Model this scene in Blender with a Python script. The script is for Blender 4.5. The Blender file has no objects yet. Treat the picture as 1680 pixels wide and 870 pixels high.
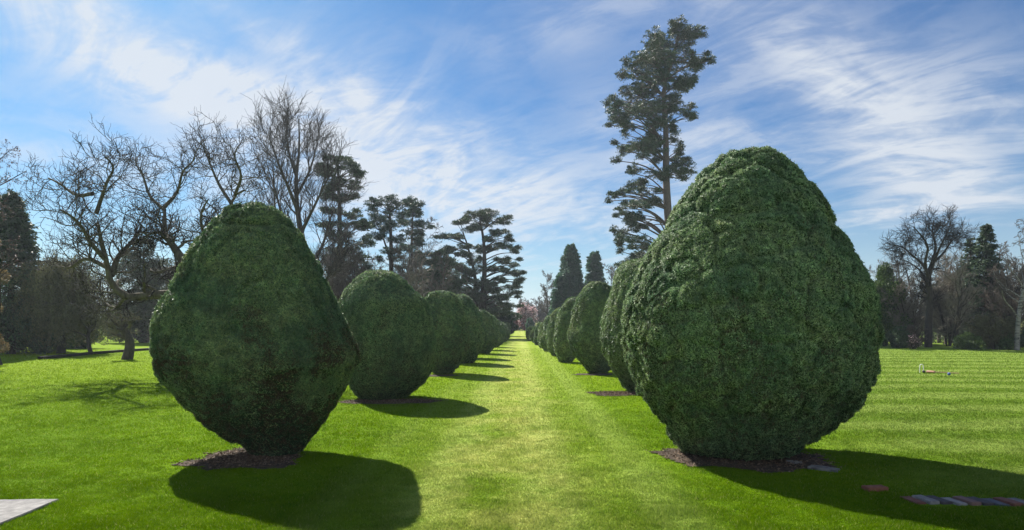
import bpy, math
import numpy as np
from mathutils import Vector

# ------------------------------------------------------------------ camera, world, sun, exposure
SC = bpy.context.scene
COL = SC.collection
CAM_H, F_PX, W_PX, H_PX, HZN = 1.6, 1050.0, 1680.0, 870.0, 530.0
cam_d = bpy.data.cameras.new('camera')
cam = bpy.data.objects.new('camera', cam_d)
COL.objects.link(cam)
cam_d.sensor_width = 36.0
cam_d.lens = 36.0 * F_PX / W_PX
cam_d.shift_y = (HZN - H_PX / 2) / W_PX
cam_d.clip_start, cam_d.clip_end = 0.1, 6000
cam.location = (0, 0, CAM_H)
cam.rotation_euler = (math.pi / 2, 0, 0)
SC.camera = cam
SC.view_settings.view_transform = 'Standard'
SC.view_settings.look = 'None'
SC.view_settings.gamma = 1
SC.view_settings.use_curve_mapping = False
SC.view_settings.exposure = 1.14
SC.render.resolution_x, SC.render.resolution_y = 1024, 530

SUN_EL = math.radians(41)
SUN_AZ = math.radians(-36)            # measured from +Y towards +X: the sun stands ahead and to the left
sun_dir = Vector((math.sin(SUN_AZ) * math.cos(SUN_EL), math.cos(SUN_AZ) * math.cos(SUN_EL), math.sin(SUN_EL)))
sun_d = bpy.data.lights.new('sun', 'SUN')
sun_d.energy, sun_d.angle, sun_d.color = 5.0, math.radians(0.55), (1.0, 0.95, 0.86)
sun = bpy.data.objects.new('sun', sun_d)
COL.objects.link(sun)
sun.location = (-20, 40, 60)
sun.rotation_euler = (-sun_dir).to_track_quat('-Z', 'Y').to_euler()

world = bpy.data.worlds.new('World')
SC.world = world
world.use_nodes = True
world.cycles.sampling_method = 'MANUAL'
world.cycles.sample_map_resolution = 512
wt = world.node_tree
wt.nodes.clear()

def nd(t, typ, **kw):
    n = t.nodes.new(typ)
    for k, v in kw.items():
        setattr(n, k, v)
    return n

def lk(t, a, b):
    t.links.new(a, b)

def mth(t, op, a, b=None, c=None, clamp=False):
    n = t.nodes.new('ShaderNodeMath')
    n.operation, n.use_clamp = op, clamp
    for i, v in enumerate((a, b, c)):
        if v is None:
            continue
        if isinstance(v, (int, float)):
            n.inputs[i].default_value = v
        else:
            t.links.new(v, n.inputs[i])
    return n.outputs[0]

def mixc(t, f, a, b):
    n = t.nodes.new('ShaderNodeMix')
    n.data_type = 'RGBA'
    for sock, v in ((n.inputs[0], f), (n.inputs[6], a), (n.inputs[7], b)):
        if isinstance(v, (int, float)):
            sock.default_value = v
        elif isinstance(v, tuple):
            sock.default_value = (*v, 1)
        else:
            t.links.new(v, sock)
    return n.outputs[2]

def ramp(t, f, stops, interp='LINEAR'):
    n = t.nodes.new('ShaderNodeValToRGB')
    n.color_ramp.interpolation = interp
    e = n.color_ramp.elements
    while len(e) < len(stops):
        e.new(0.5)
    for el, (p, c) in zip(e, stops):
        el.position = p
        el.color = (*c, 1) if isinstance(c, tuple) else (c, c, c, 1)
    t.links.new(f, n.inputs[0])
    return n.outputs[0]

def noise(t, vec, scale, detail=4, rough=0.55, dist=0.0):
    n = t.nodes.new('ShaderNodeTexNoise')
    n.inputs['Scale'].default_value = scale
    n.inputs['Detail'].default_value = detail
    n.inputs['Roughness'].default_value = rough
    n.inputs['Distortion'].default_value = dist
    if vec is not None:
        t.links.new(vec, n.inputs['Vector'])
    return n.outputs['Fac']

sky = nd(wt, 'ShaderNodeTexSky', sky_type='NISHITA', sun_disc=False, sun_elevation=SUN_EL, sun_rotation=SUN_AZ,
         altitude=0, air_density=1.0, dust_density=0.6, ozone_density=3.0)
tc = nd(wt, 'ShaderNodeTexCoord')
sep = nd(wt, 'ShaderNodeSeparateXYZ')
lk(wt, tc.outputs['Generated'], sep.inputs[0])
DX, DY, DZ = sep.outputs
az = mth(wt, 'ARCTAN2', DX, DY)                                  # bearing and elevation of the direction looked in
el = mth(wt, 'ARCSINE', DZ)
zc = mth(wt, 'MAXIMUM', mth(wt, 'ADD', DZ, 0.22), 0.10)
cu, cv = mth(wt, 'DIVIDE', DX, zc), mth(wt, 'DIVIDE', DY, zc)      # place in the layer of high cloud

def cloud_vec(rot, sx, sy, off):
    c, s = math.cos(rot), math.sin(rot)
    a = mth(wt, 'MULTIPLY', mth(wt, 'ADD', mth(wt, 'MULTIPLY', cu, c), mth(wt, 'MULTIPLY', cv, s)), sx)
    b = mth(wt, 'MULTIPLY', mth(wt, 'SUBTRACT', mth(wt, 'MULTIPLY', cv, c), mth(wt, 'MULTIPLY', cu, s)), sy)
    n = nd(wt, 'ShaderNodeCombineXYZ')
    lk(wt, a, n.inputs[0]); lk(wt, b, n.inputs[1]); n.inputs[2].default_value = off
    return n.outputs[0]

def px_az(x): return math.atan((x - 840) / F_PX)
def px_el(x, y): return math.atan((HZN - y) / F_PX / math.sqrt(1 + ((x - 840) / F_PX) ** 2))

def blob(x, y, rx, ry, ang, amp, curve=0.0):
    """a soft bank of cloud at one bearing and elevation"""
    a = mth(wt, 'SUBTRACT', az, px_az(x)); b = mth(wt, 'SUBTRACT', el, px_el(x, y))
    c, s = math.cos(math.radians(ang)), math.sin(math.radians(ang))
    u = mth(wt, 'ADD', mth(wt, 'MULTIPLY', a, c), mth(wt, 'MULTIPLY', b, s))
    v = mth(wt, 'SUBTRACT', mth(wt, 'MULTIPLY', b, c), mth(wt, 'MULTIPLY', a, s))
    u = mth(wt, 'DIVIDE', u, rx / F_PX); v = mth(wt, 'DIVIDE', v, ry / F_PX)
    if curve:
        v = mth(wt, 'ADD', v, mth(wt, 'MULTIPLY', mth(wt, 'MULTIPLY', u, u), curve))
    r2 = mth(wt, 'ADD', mth(wt, 'MULTIPLY', u, u), mth(wt, 'MULTIPLY', v, v))
    return mth(wt, 'MULTIPLY', mth(wt, 'EXPONENT', mth(wt, 'MULTIPLY', r2, -1.0)), amp)

BLOBS = [(290, 120, 270, 45, -20, 1.0, -0.25), (430, 165, 230, 38, -4, 0.9, 0), (140, 50, 190, 60, -10, 0.5, 0),
         (460, 70, 160, 28, -22, 0.55, 0.25), (600, 130, 140, 70, -30, 0.45, 0), (720, 290, 250, 90, -5, 0.60, 0),
         (900, 330, 240, 70, -8, 0.45, 0), (950, 30, 230, 50, 12, 0.42, 0), (1150, 230, 110, 110, 40, 0.66, 0),
         (1350, 90, 260, 70, -32, 0.50, 0), (1430, 190, 190, 45, -45, 0.62, 0), (1480, 290, 150, 42, -20, 0.62, 0),
         (1450, 352, 130, 22, 3, 0.75, 0), (1620, 180, 150, 90, -25, 0.42, 0), (60, 250, 140, 22, -8, 0.30, 0),
         (1000, 190, 90, 60, -35, 0.30, 0), (520, 360, 400, 70, 0, 0.35, 0), (850, 450, 500, 60, 0, 0.45, 0),
         (350, 250, 300, 60, -5, 0.40, 0)]
cover = None
for b_ in BLOBS:
    o_ = blob(*b_)
    cover = o_ if cover is None else mth(wt, 'ADD', cover, o_)
streak = noise(wt, cloud_vec(math.radians(-46), 1.3, 2.9, 3.0), 1.7, 11, 0.62, 1.7)
fibre = noise(wt, cloud_vec(math.radians(-28), 2.2, 6.0, 8.0), 2.0, 9, 0.62, 1.6)
puff = noise(wt, cloud_vec(0.3, 1.6, 2.2, 1.0), 2.0, 8, 0.58, 0.8)
tex = mth(wt, 'ADD', mth(wt, 'ADD', mth(wt, 'MULTIPLY', streak, 0.9), mth(wt, 'MULTIPLY', fibre, 0.32)), mth(wt, 'MULTIPLY', puff, 0.78))
wisp = ramp(wt, mth(wt, 'MULTIPLY', tex, 0.5), [(0.34, 0.0), (0.46, 0.38), (0.54, 0.75), (0.66, 1.0)])
dens = mth(wt, 'MULTIPLY', wisp, mth(wt, 'ADD', mth(wt, 'MULTIPLY', cover, 0.92), 0.12))
dens = mth(wt, 'ADD', dens, mth(wt, 'MULTIPLY', cover, 0.18))
behind = mth(wt, 'MULTIPLY', mth(wt, 'ADD', mth(wt, 'MULTIPLY', DY, -1.4), -0.1), 1.0, clamp=True)   # unseen bright cloud added behind the camera, as fill light on the yews
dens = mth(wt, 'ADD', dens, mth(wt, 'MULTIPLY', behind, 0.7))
dens = mth(wt, 'MULTIPLY', dens, 1.0, clamp=True)
dens = ramp(wt, dens, [(0.0, 0.02), (0.35, 0.30), (0.7, 0.66), (1.0, 0.92)])
hz_w = mth(wt, 'MULTIPLY', mth(wt, 'POWER', mth(wt, 'SUBTRACT', 1.0, mth(wt, 'MAXIMUM', DZ, 0.0)), 7.0), 0.68)
dens = mth(wt, 'MAXIMUM', dens, hz_w)
# whole sky bluer than the raw model, then cloud white mixed over it
hsv = nd(wt, 'ShaderNodeHueSaturation')
hsv.inputs['Saturation'].default_value = 1.38
hsv.inputs['Value'].default_value = 0.60
lk(wt, sky.outputs[0], hsv.inputs['Color'])
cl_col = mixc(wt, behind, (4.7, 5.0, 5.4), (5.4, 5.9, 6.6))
tint = nd(wt, 'ShaderNodeMix', data_type='RGBA', blend_type='MULTIPLY')
tint.inputs[0].default_value = 1.0
lk(wt, hsv.outputs[0], tint.inputs[6]); tint.inputs[7].default_value = (0.44, 0.88, 1.06, 1)
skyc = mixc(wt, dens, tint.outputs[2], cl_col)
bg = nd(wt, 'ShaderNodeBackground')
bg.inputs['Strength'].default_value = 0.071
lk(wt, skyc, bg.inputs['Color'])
wo = nd(wt, 'ShaderNodeOutputWorld')
lk(wt, bg.outputs[0], wo.inputs['Surface'])

SC.cycles.max_bounces = 6
SC.cycles.diffuse_bounces = 3
SC.cycles.glossy_bounces = 2
SC.cycles.transmission_bounces = 4
SC.cycles.transparent_max_bounces = 4
SC.cycles.use_denoising = True

# ------------------------------------------------------------------ helpers
RNG = np.random.default_rng(11)

def px(x, y, Y):
    """a point Y metres ahead that is seen at this place of the 1680 x 870 photograph"""
    return np.array([(x - 840) / F_PX * Y, Y, CAM_H + (HZN - y) / F_PX * Y])

def gy(y):
    return CAM_H * F_PX / (y - HZN)

def gp(x, y):
    Y = gy(y)
    return ((x - 840) / F_PX * Y, Y)

def unit(v):
    return v / np.maximum(np.linalg.norm(v, axis=-1, keepdims=True), 1e-9)

def _h(ix, iy, iz, s):
    n = (ix.astype(np.uint32) * np.uint32(73856093)) ^ (iy.astype(np.uint32) * np.uint32(19349663)) ^ (iz.astype(np.uint32) * np.uint32(83492791)) ^ np.uint32(s * 2654435761 & 0xffffffff)
    n = (n ^ (n >> np.uint32(13))) * np.uint32(1274126177)
    n = n ^ (n >> np.uint32(16))
    return (n & np.uint32(0xffffff)).astype(np.float64) / 0xffffff * 2 - 1

def vnoise(P, freq=1.0, seed=0):
    a, b_ = 0.7 + seed * 1.7, 0.5 + seed * 0.9
    ca, sa, cb, sb = math.cos(a), math.sin(a), math.cos(b_), math.sin(b_)
    Rm_ = np.array([[ca, -sa * cb, sa * sb], [sa, ca * cb, -ca * sb], [0, sb, cb]])
    Q = np.asarray(P, float) @ Rm_.T * freq + 1000.0 + seed * 7.13
    I = np.floor(Q).astype(np.int64); Fr = Q - I
    Fr = Fr * Fr * (3 - 2 * Fr)
    x, y, z = I[..., 0], I[..., 1], I[..., 2]
    fx, fy, fz = Fr[..., 0], Fr[..., 1], Fr[..., 2]
    out = 0
    for dx in (0, 1):
        for dy in (0, 1):
            for dz in (0, 1):
                w = (fx if dx else 1 - fx) * (fy if dy else 1 - fy) * (fz if dz else 1 - fz)
                out = out + w * _h(x + dx, y + dy, z + dz, seed + 1)
    return out

def make_mesh(name, V, faces, mats, midx=None, smooth=False):
    """faces: list of integer arrays (n,k); midx: list of material indices, one int or array per face block"""
    me = bpy.data.meshes.new(name)
    V = np.asarray(V, np.float32)
    faces = [np.asarray(f) for f in faces if len(f)]
    me.vertices.add(len(V))
    me.vertices.foreach_set('co', V.ravel())
    tot = np.concatenate([np.full(len(f), f.shape[1], np.int32) for f in faces])
    loops = np.concatenate([f.ravel() for f in faces]).astype(np.int32)
    me.loops.add(len(loops))
    me.loops.foreach_set('vertex_index', loops)
    me.polygons.add(len(tot))
    start = np.concatenate([[0], np.cumsum(tot)[:-1]]).astype(np.int32)
    me.polygons.foreach_set('loop_start', start)
    me.polygons.foreach_set('loop_total', tot)
    for m in (mats if isinstance(mats, (list, tuple)) else [mats]):
        me.materials.append(m)
    if midx is not None:
        mi = np.concatenate([np.broadcast_to(np.asarray(m, np.int32), (len(f),)) for m, f in zip(midx, faces)])
        me.polygons.foreach_set('material_index', mi.astype(np.int32))
    if smooth:
        me.polygons.foreach_set('use_smooth', np.ones(len(tot), bool))
    me.update(calc_edges=True)
    return me

def link(name, me, parent=None, loc=None):
    o = bpy.data.objects.new(name, me)
    COL.objects.link(o)
    if parent is not None:
        o.parent = parent
    if loc is not None:
        o.location = loc
    return o

def tag(o, label=None, cat=None, group=None, kind=None):
    if label: o['label'] = label
    if cat: o['category'] = cat
    if group: o['group'] = group
    if kind: o['kind'] = kind
    return o

def thing(name, label, cat, loc, group=None):
    o = bpy.data.objects.new(name, None)
    o.empty_display_size = 0.2
    COL.objects.link(o)
    o.location = loc
    return tag(o, label, cat, group)

def part(name, V, faces, mats, root, midx=None, smooth=False):
    V = np.asarray(V, float) - np.array(root.location)
    return link(name, make_mesh(name, V, faces, mats, midx, smooth), root)

class Geo:
    def __init__(s): s.V, s.F, s.M, s.n = [], [], [], 0
    def add(s, V, F, m=0):
        if len(V) == 0: return
        s.V.append(np.asarray(V, float)); s.F.append(np.asarray(F) + s.n); s.M.append(m); s.n += len(V)
    def part(s, name, mats, root, smooth=False):
        return part(name, np.concatenate(s.V), s.F, mats, root, s.M, smooth)

def tubes(P, R, sides):
    """P (B,n,3), R (B,n) -> rings joined into tapering tubes"""
    B, n, _ = P.shape
    T = unit(np.gradient(P, axis=1))
    ref = np.where(np.abs(T[..., 2:3]) < 0.85, np.array([0, 0, 1.0]), np.array([1.0, 0, 0]))
    ref = np.broadcast_to(ref[:, :1], ref.shape)
    U = unit(np.cross(T, ref)); W = np.cross(T, U)
    a = np.linspace(0, 2 * np.pi, sides, endpoint=False)
    V = P[:, :, None] + R[:, :, None, None] * (np.cos(a)[None, None, :, None] * U[:, :, None] + np.sin(a)[None, None, :, None] * W[:, :, None])
    idx = np.arange(B * n * sides).reshape(B, n, sides)
    q = np.stack([idx[:, :-1], np.roll(idx, -1, 2)[:, :-1], np.roll(idx, -1, 2)[:, 1:], idx[:, 1:]], -1).reshape(-1, 4)
    return V.reshape(-1, 3), q

def spline(pts, n):
    pts = np.asarray(pts, float)
    d = np.concatenate([[0], np.cumsum(np.linalg.norm(np.diff(pts, axis=0), axis=1))])
    t = np.linspace(0, d[-1], n)
    if len(pts) < 3:
        return np.stack([np.interp(t, d, pts[:, k]) for k in range(3)], 1)
    m = np.gradient(pts, d, axis=0)
    i = np.clip(np.searchsorted(d, t, 'right') - 1, 0, len(pts) - 2)
    h = (d[i + 1] - d[i])[:, None]; s = ((t - d[i])[:, None]) / h
    return ((2 * s**3 - 3 * s**2 + 1) * pts[i] + (s**3 - 2 * s**2 + s) * h * m[i] + (-2 * s**3 + 3 * s**2) * pts[i + 1] + (s**3 - s**2) * h * m[i + 1])

def branch_out(P, R, per, t0, t1, ang, ln, rr, n, wob, up, rng, lenabs=False, minr=0.004, droop=0.0, taper=0.35, tpow=1.0):
    """children of every branch of P: per = how many, between t0 and t1 of the parent's length"""
    B, m, _ = P.shape
    seg = np.linalg.norm(np.diff(P, axis=1), axis=2).sum(1)
    k = np.repeat(np.arange(B), per)
    t = (t0 + (t1 - t0) * ((np.tile(np.arange(per), B) + rng.random(B * per)) / per)) * (m - 1)
    i = np.clip(t.astype(int), 0, m - 2); f = (t - i)[:, None]
    p0 = P[k, i] * (1 - f) + P[k, i + 1] * f
    r0 = R[k, i] * (1 - f[:, 0]) + R[k, i + 1] * f[:, 0]
    tan = unit(P[k, i + 1] - P[k, i])
    rnd = unit(rng.normal(size=(len(k), 3)))
    perp = unit(rnd - (rnd * tan).sum(1, keepdims=True) * tan)
    a = np.radians(ang[0] + (ang[1] - ang[0]) * rng.random(len(k)))[:, None]
    d = unit(tan * np.cos(a) + perp * np.sin(a))
    L = (ln[0] + (ln[1] - ln[0]) * rng.random(len(k)))
    if not lenabs:
        L = L * seg[k] * (1 - 0.45 * (t / (m - 1)) ** tpow)
    r = np.maximum(np.minimum(r0 * rr, r0 * 0.95), minr)
    pts = [p0]
    stp = (L / (n - 1))[:, None]
    for j in range(1, n):
        d = unit(d + wob * rng.normal(size=d.shape) + np.array([0, 0, up - droop * j / n]))
        pts.append(pts[-1] + d * stp)
    Q = np.stack(pts, 1)
    RR = r[:, None] * np.linspace(1, taper, n)[None]
    return Q, np.maximum(RR, minr * 0.6)

def leaves(P, D, L, Wd, rng, jit=0.5):
    """diamond shaped leaf or needle spray at each point P, pointing along D"""
    n = len(P)
    D = unit(D + jit * rng.normal(size=(n, 3)))
    S = unit(np.cross(D, rng.normal(size=(n, 3))))
    L = (L * (0.6 + 0.8 * rng.random(n)))[:, None]; Wd = (Wd * (0.6 + 0.8 * rng.random(n)))[:, None]
    Nn = np.cross(D, S) * Wd * 0.35
    V = np.stack([P, P + D * L * 0.5 + S * Wd * 0.5 + Nn, P + D * L, P + D * L * 0.5 - S * Wd * 0.5 + Nn], 1)
    F = np.arange(n * 4).reshape(n, 4)
    return V.reshape(-1, 3), F

def leaves_on(P, N, D, L, Wd, rng, jd=0.4, jn=0.45):
    """sprays lying roughly on a clipped surface: face along N, point along D"""
    n = len(P)
    Nj = unit(N + jn * rng.normal(size=(n, 3)))
    D = D + jd * rng.normal(size=(n, 3))
    D = unit(D - (D * Nj).sum(1, keepdims=True) * Nj * 0.8)
    S = unit(np.cross(D, Nj))
    L = (L * (0.6 + 0.8 * rng.random(n)))[:, None]; Wd = (Wd * (0.6 + 0.8 * rng.random(n)))[:, None]
    V = np.stack([P, P + D * L * 0.5 + S * Wd * 0.5, P + D * L + Nj * L * 0.04, P + D * L * 0.5 - S * Wd * 0.5], 1)
    return V.reshape(-1, 3), np.arange(n * 4).reshape(n, 4)

# ------------------------------------------------------------------ materials
def new_mat(name):
    m = bpy.data.materials.new(name)
    m.use_nodes = True
    m.node_tree.nodes.clear()
    return m, m.node_tree

def geo_pos(t):
    return nd(t, 'ShaderNodeNewGeometry')

def leaf_mat(name, c_dark, c_mid, c_light, transl=0.25, rough=0.5, spec=0.4, patch=1.2, c_patch=None, patch_amt=0.5):
    m, t = new_mat(name)
    g = geo_pos(t)
    col = ramp(t, g.outputs['Random Per Island'], [(0.0, c_dark), (0.5, c_mid), (1.0, c_light)])
    if c_patch is not None:
        nf = noise(t, g.outputs['Position'], patch, 3, 0.6)
        f = ramp(t, nf, [(0.45, 0.0), (0.62, patch_amt)])
        col = mixc(t, f, col, c_patch)
        nv = nd(t, 'ShaderNodeHueSaturation')                      # clumps of newer and older growth
        lk(t, ramp(t, noise(t, g.outputs['Position'], patch * 6, 3, 0.7), [(0.30, 0.55), (0.5, 0.95), (0.72, 1.55)]), nv.inputs['Value'])
        lk(t, mth(t, 'ADD', mth(t, 'MULTIPLY', noise(t, g.outputs['Position'], patch * 1.7, 2), -0.10), 0.55), nv.inputs['Hue'])
        lk(t, col, nv.inputs['Color'])
        col = nv.outputs[0]
    p = nd(t, 'ShaderNodeBsdfPrincipled')
    p.inputs['Roughness'].default_value = rough
    p.inputs['Specular IOR Level'].default_value = spec
    lk(t, col, p.inputs['Base Color'])
    tr = nd(t, 'ShaderNodeBsdfTranslucent')
    lk(t, col, tr.inputs['Color'])
    mx = nd(t, 'ShaderNodeMixShader')
    mx.inputs[0].default_value = transl
    lk(t, p.outputs[0], mx.inputs[1]); lk(t, tr.outputs[0], mx.inputs[2])
    o = nd(t, 'ShaderNodeOutputMaterial')
    lk(t, mx.outputs[0], o.inputs[0])
    return m

def solid_mat(name, stops, scale, rough=0.9, bump=0.4, detail=6, bscale=None, stretch=(1, 1, 1), dist=0.01, spec=0.3):
    m, t = new_mat(name)
    g = geo_pos(t)
    mp = nd(t, 'ShaderNodeMapping'); mp.inputs['Scale'].default_value = stretch
    lk(t, g.outputs['Position'], mp.inputs['Vector'])
    nf = noise(t, mp.outputs[0], scale, detail, 0.6)
    col = ramp(t, nf, stops)
    p = nd(t, 'ShaderNodeBsdfPrincipled')
    p.inputs['Roughness'].default_value = rough
    p.inputs['Specular IOR Level'].default_value = spec
    lk(t, col, p.inputs['Base Color'])
    if bump:
        b = nd(t, 'ShaderNodeBump'); b.inputs['Strength'].default_value = bump; b.inputs['Distance'].default_value = dist
        lk(t, noise(t, mp.outputs[0], bscale or scale * 3, 6, 0.65), b.inputs['Height'])
        lk(t, b.outputs[0], p.inputs['Normal'])
    o = nd(t, 'ShaderNodeOutputMaterial'); lk(t, p.outputs[0], o.inputs[0])
    return m

M = {}
M['yew_rough'] = leaf_mat('yew_leaf_shaggy', (0.068, 0.125, 0.052), (0.180, 0.270, 0.105), (0.36, 0.45, 0.21), 0.25, 0.6, 0.5, 2.2, (0.070, 0.150, 0.075), 0.6)
M['yew_fine'] = leaf_mat('yew_leaf_clipped', (0.056, 0.112, 0.046), (0.135, 0.220, 0.080), (0.29, 0.35, 0.13), 0.25, 0.55, 0.7, 1.6, (0.036, 0.100, 0.044), 0.6)
M['yew_far'] = leaf_mat('yew_leaf_far', (0.065, 0.125, 0.050), (0.150, 0.235, 0.075), (0.27, 0.34, 0.11), 0.25, 0.55, 0.9, 1.0, (0.045, 0.105, 0.040), 0.6)
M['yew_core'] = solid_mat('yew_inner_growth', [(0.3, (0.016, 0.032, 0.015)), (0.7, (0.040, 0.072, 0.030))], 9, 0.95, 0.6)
M['yew_twig'] = leaf_mat('yew_bare_twig', (0.028, 0.022, 0.013), (0.065, 0.046, 0.027), (0.15, 0.105, 0.065), 0.05, 0.8, 0.2)
M['bark'] = solid_mat('grey_brown_bark', [(0.3, (0.030, 0.025, 0.020)), (0.7, (0.085, 0.070, 0.054))], 6, 0.9, 0.8, stretch=(4, 4, 1))
M['bark_moss'] = solid_mat('mossy_bark', [(0.25, (0.035, 0.030, 0.020)), (0.5, (0.10, 0.085, 0.055)), (0.75, (0.13, 0.13, 0.07))], 4, 0.9, 0.8, stretch=(3, 3, 1))
M['bark_pine'] = solid_mat('pine_bark', [(0.3, (0.07, 0.055, 0.045)), (0.7, (0.16, 0.125, 0.105))], 5, 0.9, 0.8, stretch=(4, 4, 1))
M['bark_dark'] = solid_mat('dark_bark', [(0.3, (0.025, 0.021, 0.017)), (0.7, (0.07, 0.058, 0.045))], 5, 0.9, 0.7, stretch=(3, 3, 1))
M['bark_birch'] = solid_mat('pale_birch_bark', [(0.36, (0.05, 0.045, 0.04)), (0.5, (0.24, 0.22, 0.19)), (0.8, (0.36, 0.33, 0.29))], 3.0, 0.8, 0.4, stretch=(1, 1, 4))
M['twig'] = solid_mat('bare_twig', [(0.3, (0.065, 0.052, 0.042)), (0.7, (0.13, 0.105, 0.082))], 2, 0.85, 0)
M['twig_dark'] = solid_mat('dark_bare_twig', [(0.3, (0.018, 0.015, 0.014)), (0.7, (0.036, 0.030, 0.027))], 2, 0.85, 0)
M['twig_olive'] = solid_mat('olive_bare_twig', [(0.3, (0.085, 0.080, 0.045)), (0.7, (0.17, 0.155, 0.085))], 2, 0.85, 0)
M['twig_pale'] = solid_mat('pale_bare_twig', [(0.3, (0.14, 0.12, 0.095)), (0.7, (0.27, 0.23, 0.18))], 2, 0.85, 0)
M['pine'] = leaf_mat('pine_needle', (0.022, 0.050, 0.028), (0.048, 0.090, 0.044), (0.090, 0.14, 0.062), 0.12, 0.5, 0.35, 0.35, (0.075, 0.085, 0.036), 0.45)
M['pine_blue'] = leaf_mat('blue_green_pine_needle', (0.026, 0.058, 0.042), (0.050, 0.098, 0.066), (0.090, 0.15, 0.090), 0.12, 0.5, 0.3)
M['conifer'] = leaf_mat('dark_conifer_needle', (0.024, 0.050, 0.024), (0.050, 0.090, 0.042), (0.090, 0.14, 0.060), 0.15, 0.55, 0.3)
M['cypress'] = leaf_mat('cypress_spray', (0.026, 0.082, 0.052), (0.056, 0.135, 0.078), (0.10, 0.20, 0.10), 0.2, 0.55, 0.3)
M['broad'] = leaf_mat('evergreen_leaf', (0.035, 0.070, 0.022), (0.080, 0.135, 0.040), (0.15, 0.21, 0.065), 0.2, 0.45, 0.4)
M['dull'] = leaf_mat('dull_evergreen_leaf', (0.045, 0.062, 0.040), (0.085, 0.105, 0.064), (0.14, 0.155, 0.095), 0.25, 0.7, 0.2)
M['weep'] = leaf_mat('weeping_spring_leaf', (0.085, 0.085, 0.042), (0.14, 0.135, 0.065), (0.20, 0.20, 0.10), 0.2, 0.7, 0.2)
M['pink'] = leaf_mat('pink_blossom', (0.56, 0.33, 0.36), (0.68, 0.44, 0.46), (0.80, 0.62, 0.62), 0.35, 0.7, 0.2)
M['red'] = leaf_mat('red_leaf', (0.16, 0.040, 0.030), (0.26, 0.070, 0.050), (0.36, 0.130, 0.090), 0.3, 0.6, 0.3)
M['orange'] = leaf_mat('orange_brown_bud', (0.10, 0.075, 0.035), (0.17, 0.12, 0.055), (0.26, 0.19, 0.09), 0.3, 0.6, 0.3)
M['bud'] = leaf_mat('dark_bud', (0.07, 0.040, 0.040), (0.11, 0.065, 0.060), (0.15, 0.095, 0.085), 0.2, 0.6, 0.3)

# --- lawn colour, shared by the ground sheet and the blades of grass: worn strip, mowing stripes, patches
def lawn_color(t, pos):
    s = nd(t, 'ShaderNodeSeparateXYZ'); lk(t, pos, s.inputs[0])
    X, Y = s.outputs[0], s.outputs[1]
    big = noise(t, pos, 0.35, 4, 0.6); mid = noise(t, pos, 1.6, 4, 0.65); fine = noise(t, pos, 14, 3, 0.6)
    base = mixc(t, ramp(t, big, [(0.3, 0.0), (0.7, 1.0)]), (0.074, 0.142, 0.0005), (0.140, 0.240, 0.001))
    base = mixc(t, ramp(t, mid, [(0.35, 0.0), (0.75, 0.55)]), base, (0.135, 0.230, 0.010))
    base = mixc(t, mth(t, 'MULTIPLY', mth(t, 'DIVIDE', mth(t, 'SUBTRACT', Y, 9.0), 14.0, clamp=True), 0.7), base, (0.200, 0.285, 0.006))
    # paler, greyer croquet lawn on the right, striped across by the mower
    right = mth(t, 'DIVIDE', mth(t, 'SUBTRACT', X, 3.4), 2.2, clamp=True)
    wob = mth(t, 'MULTIPLY', mth(t, 'SUBTRACT', noise(t, pos, 0.22, 2), 0.5), 1.9)
    st = mth(t, 'SINE', mth(t, 'MULTIPLY', mth(t, 'ADD', mth(t, 'ADD', Y, mth(t, 'MULTIPLY', X, 0.02)), wob), 2 * math.pi / 1.95))
    st = mth(t, 'ADD', mth(t, 'MULTIPLY', st, 0.75), 0.5, clamp=True)
    strip = mixc(t, st, (0.112, 0.175, 0.020), (0.200, 0.265, 0.055))
    base = mixc(t, mth(t, 'MULTIPLY', right, 0.9), base, strip)
    # the path between the rows: stripes running away, worn yellowish middle
    ctr = mth(t, 'SUBTRACT', X, mth(t, 'MULTIPLY', Y, 0.014))
    ps = mth(t, 'SINE', mth(t, 'MULTIPLY', mth(t, 'ADD', ctr, mth(t, 'MULTIPLY', wob, 0.06)), 2 * math.pi / 1.05))
    ps = mth(t, 'ADD', mth(t, 'MULTIPLY', ps, 0.9), 0.5, clamp=True)
    inpath = mth(t, 'SUBTRACT', 1.0, mth(t, 'DIVIDE', mth(t, 'SUBTRACT', mth(t, 'ABSOLUTE', ctr), 1.3), 0.7, clamp=True))
    pc = mixc(t, ps, (0.175, 0.275, 0.018), (0.300, 0.385, 0.080))
    base = mixc(t, mth(t, 'MULTIPLY', inpath, 0.50), base, pc)
    wear = mth(t, 'EXPONENT', mth(t, 'MULTIPLY', mth(t, 'MULTIPLY', mth(t, 'SUBTRACT', ctr, -0.15), mth(t, 'SUBTRACT', ctr, -0.15)), -1.1))
    wear = mth(t, 'MULTIPLY', wear, ramp(t, noise(t, pos, 0.9, 6, 0.72, 0.3), [(0.36, 0.10), (0.62, 0.9)]))
    base = mixc(t, mth(t, 'MULTIPLY', wear, 0.62), base, (0.56, 0.52, 0.18))
    base = mixc(t, ramp(t, noise(t, pos, 5.5, 5, 0.7), [(0.42, 0.0), (0.68, 0.45)]), base, (0.050, 0.130, 0.002))
    base = mixc(t, ramp(t, fine, [(0.55, 0.0), (0.85, 0.35)]), base, (0.06, 0.12, 0.008))
    return base

m, t = new_mat('lawn_ground')
g = geo_pos(t)
col = lawn_color(t, g.outputs['Position'])
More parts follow.
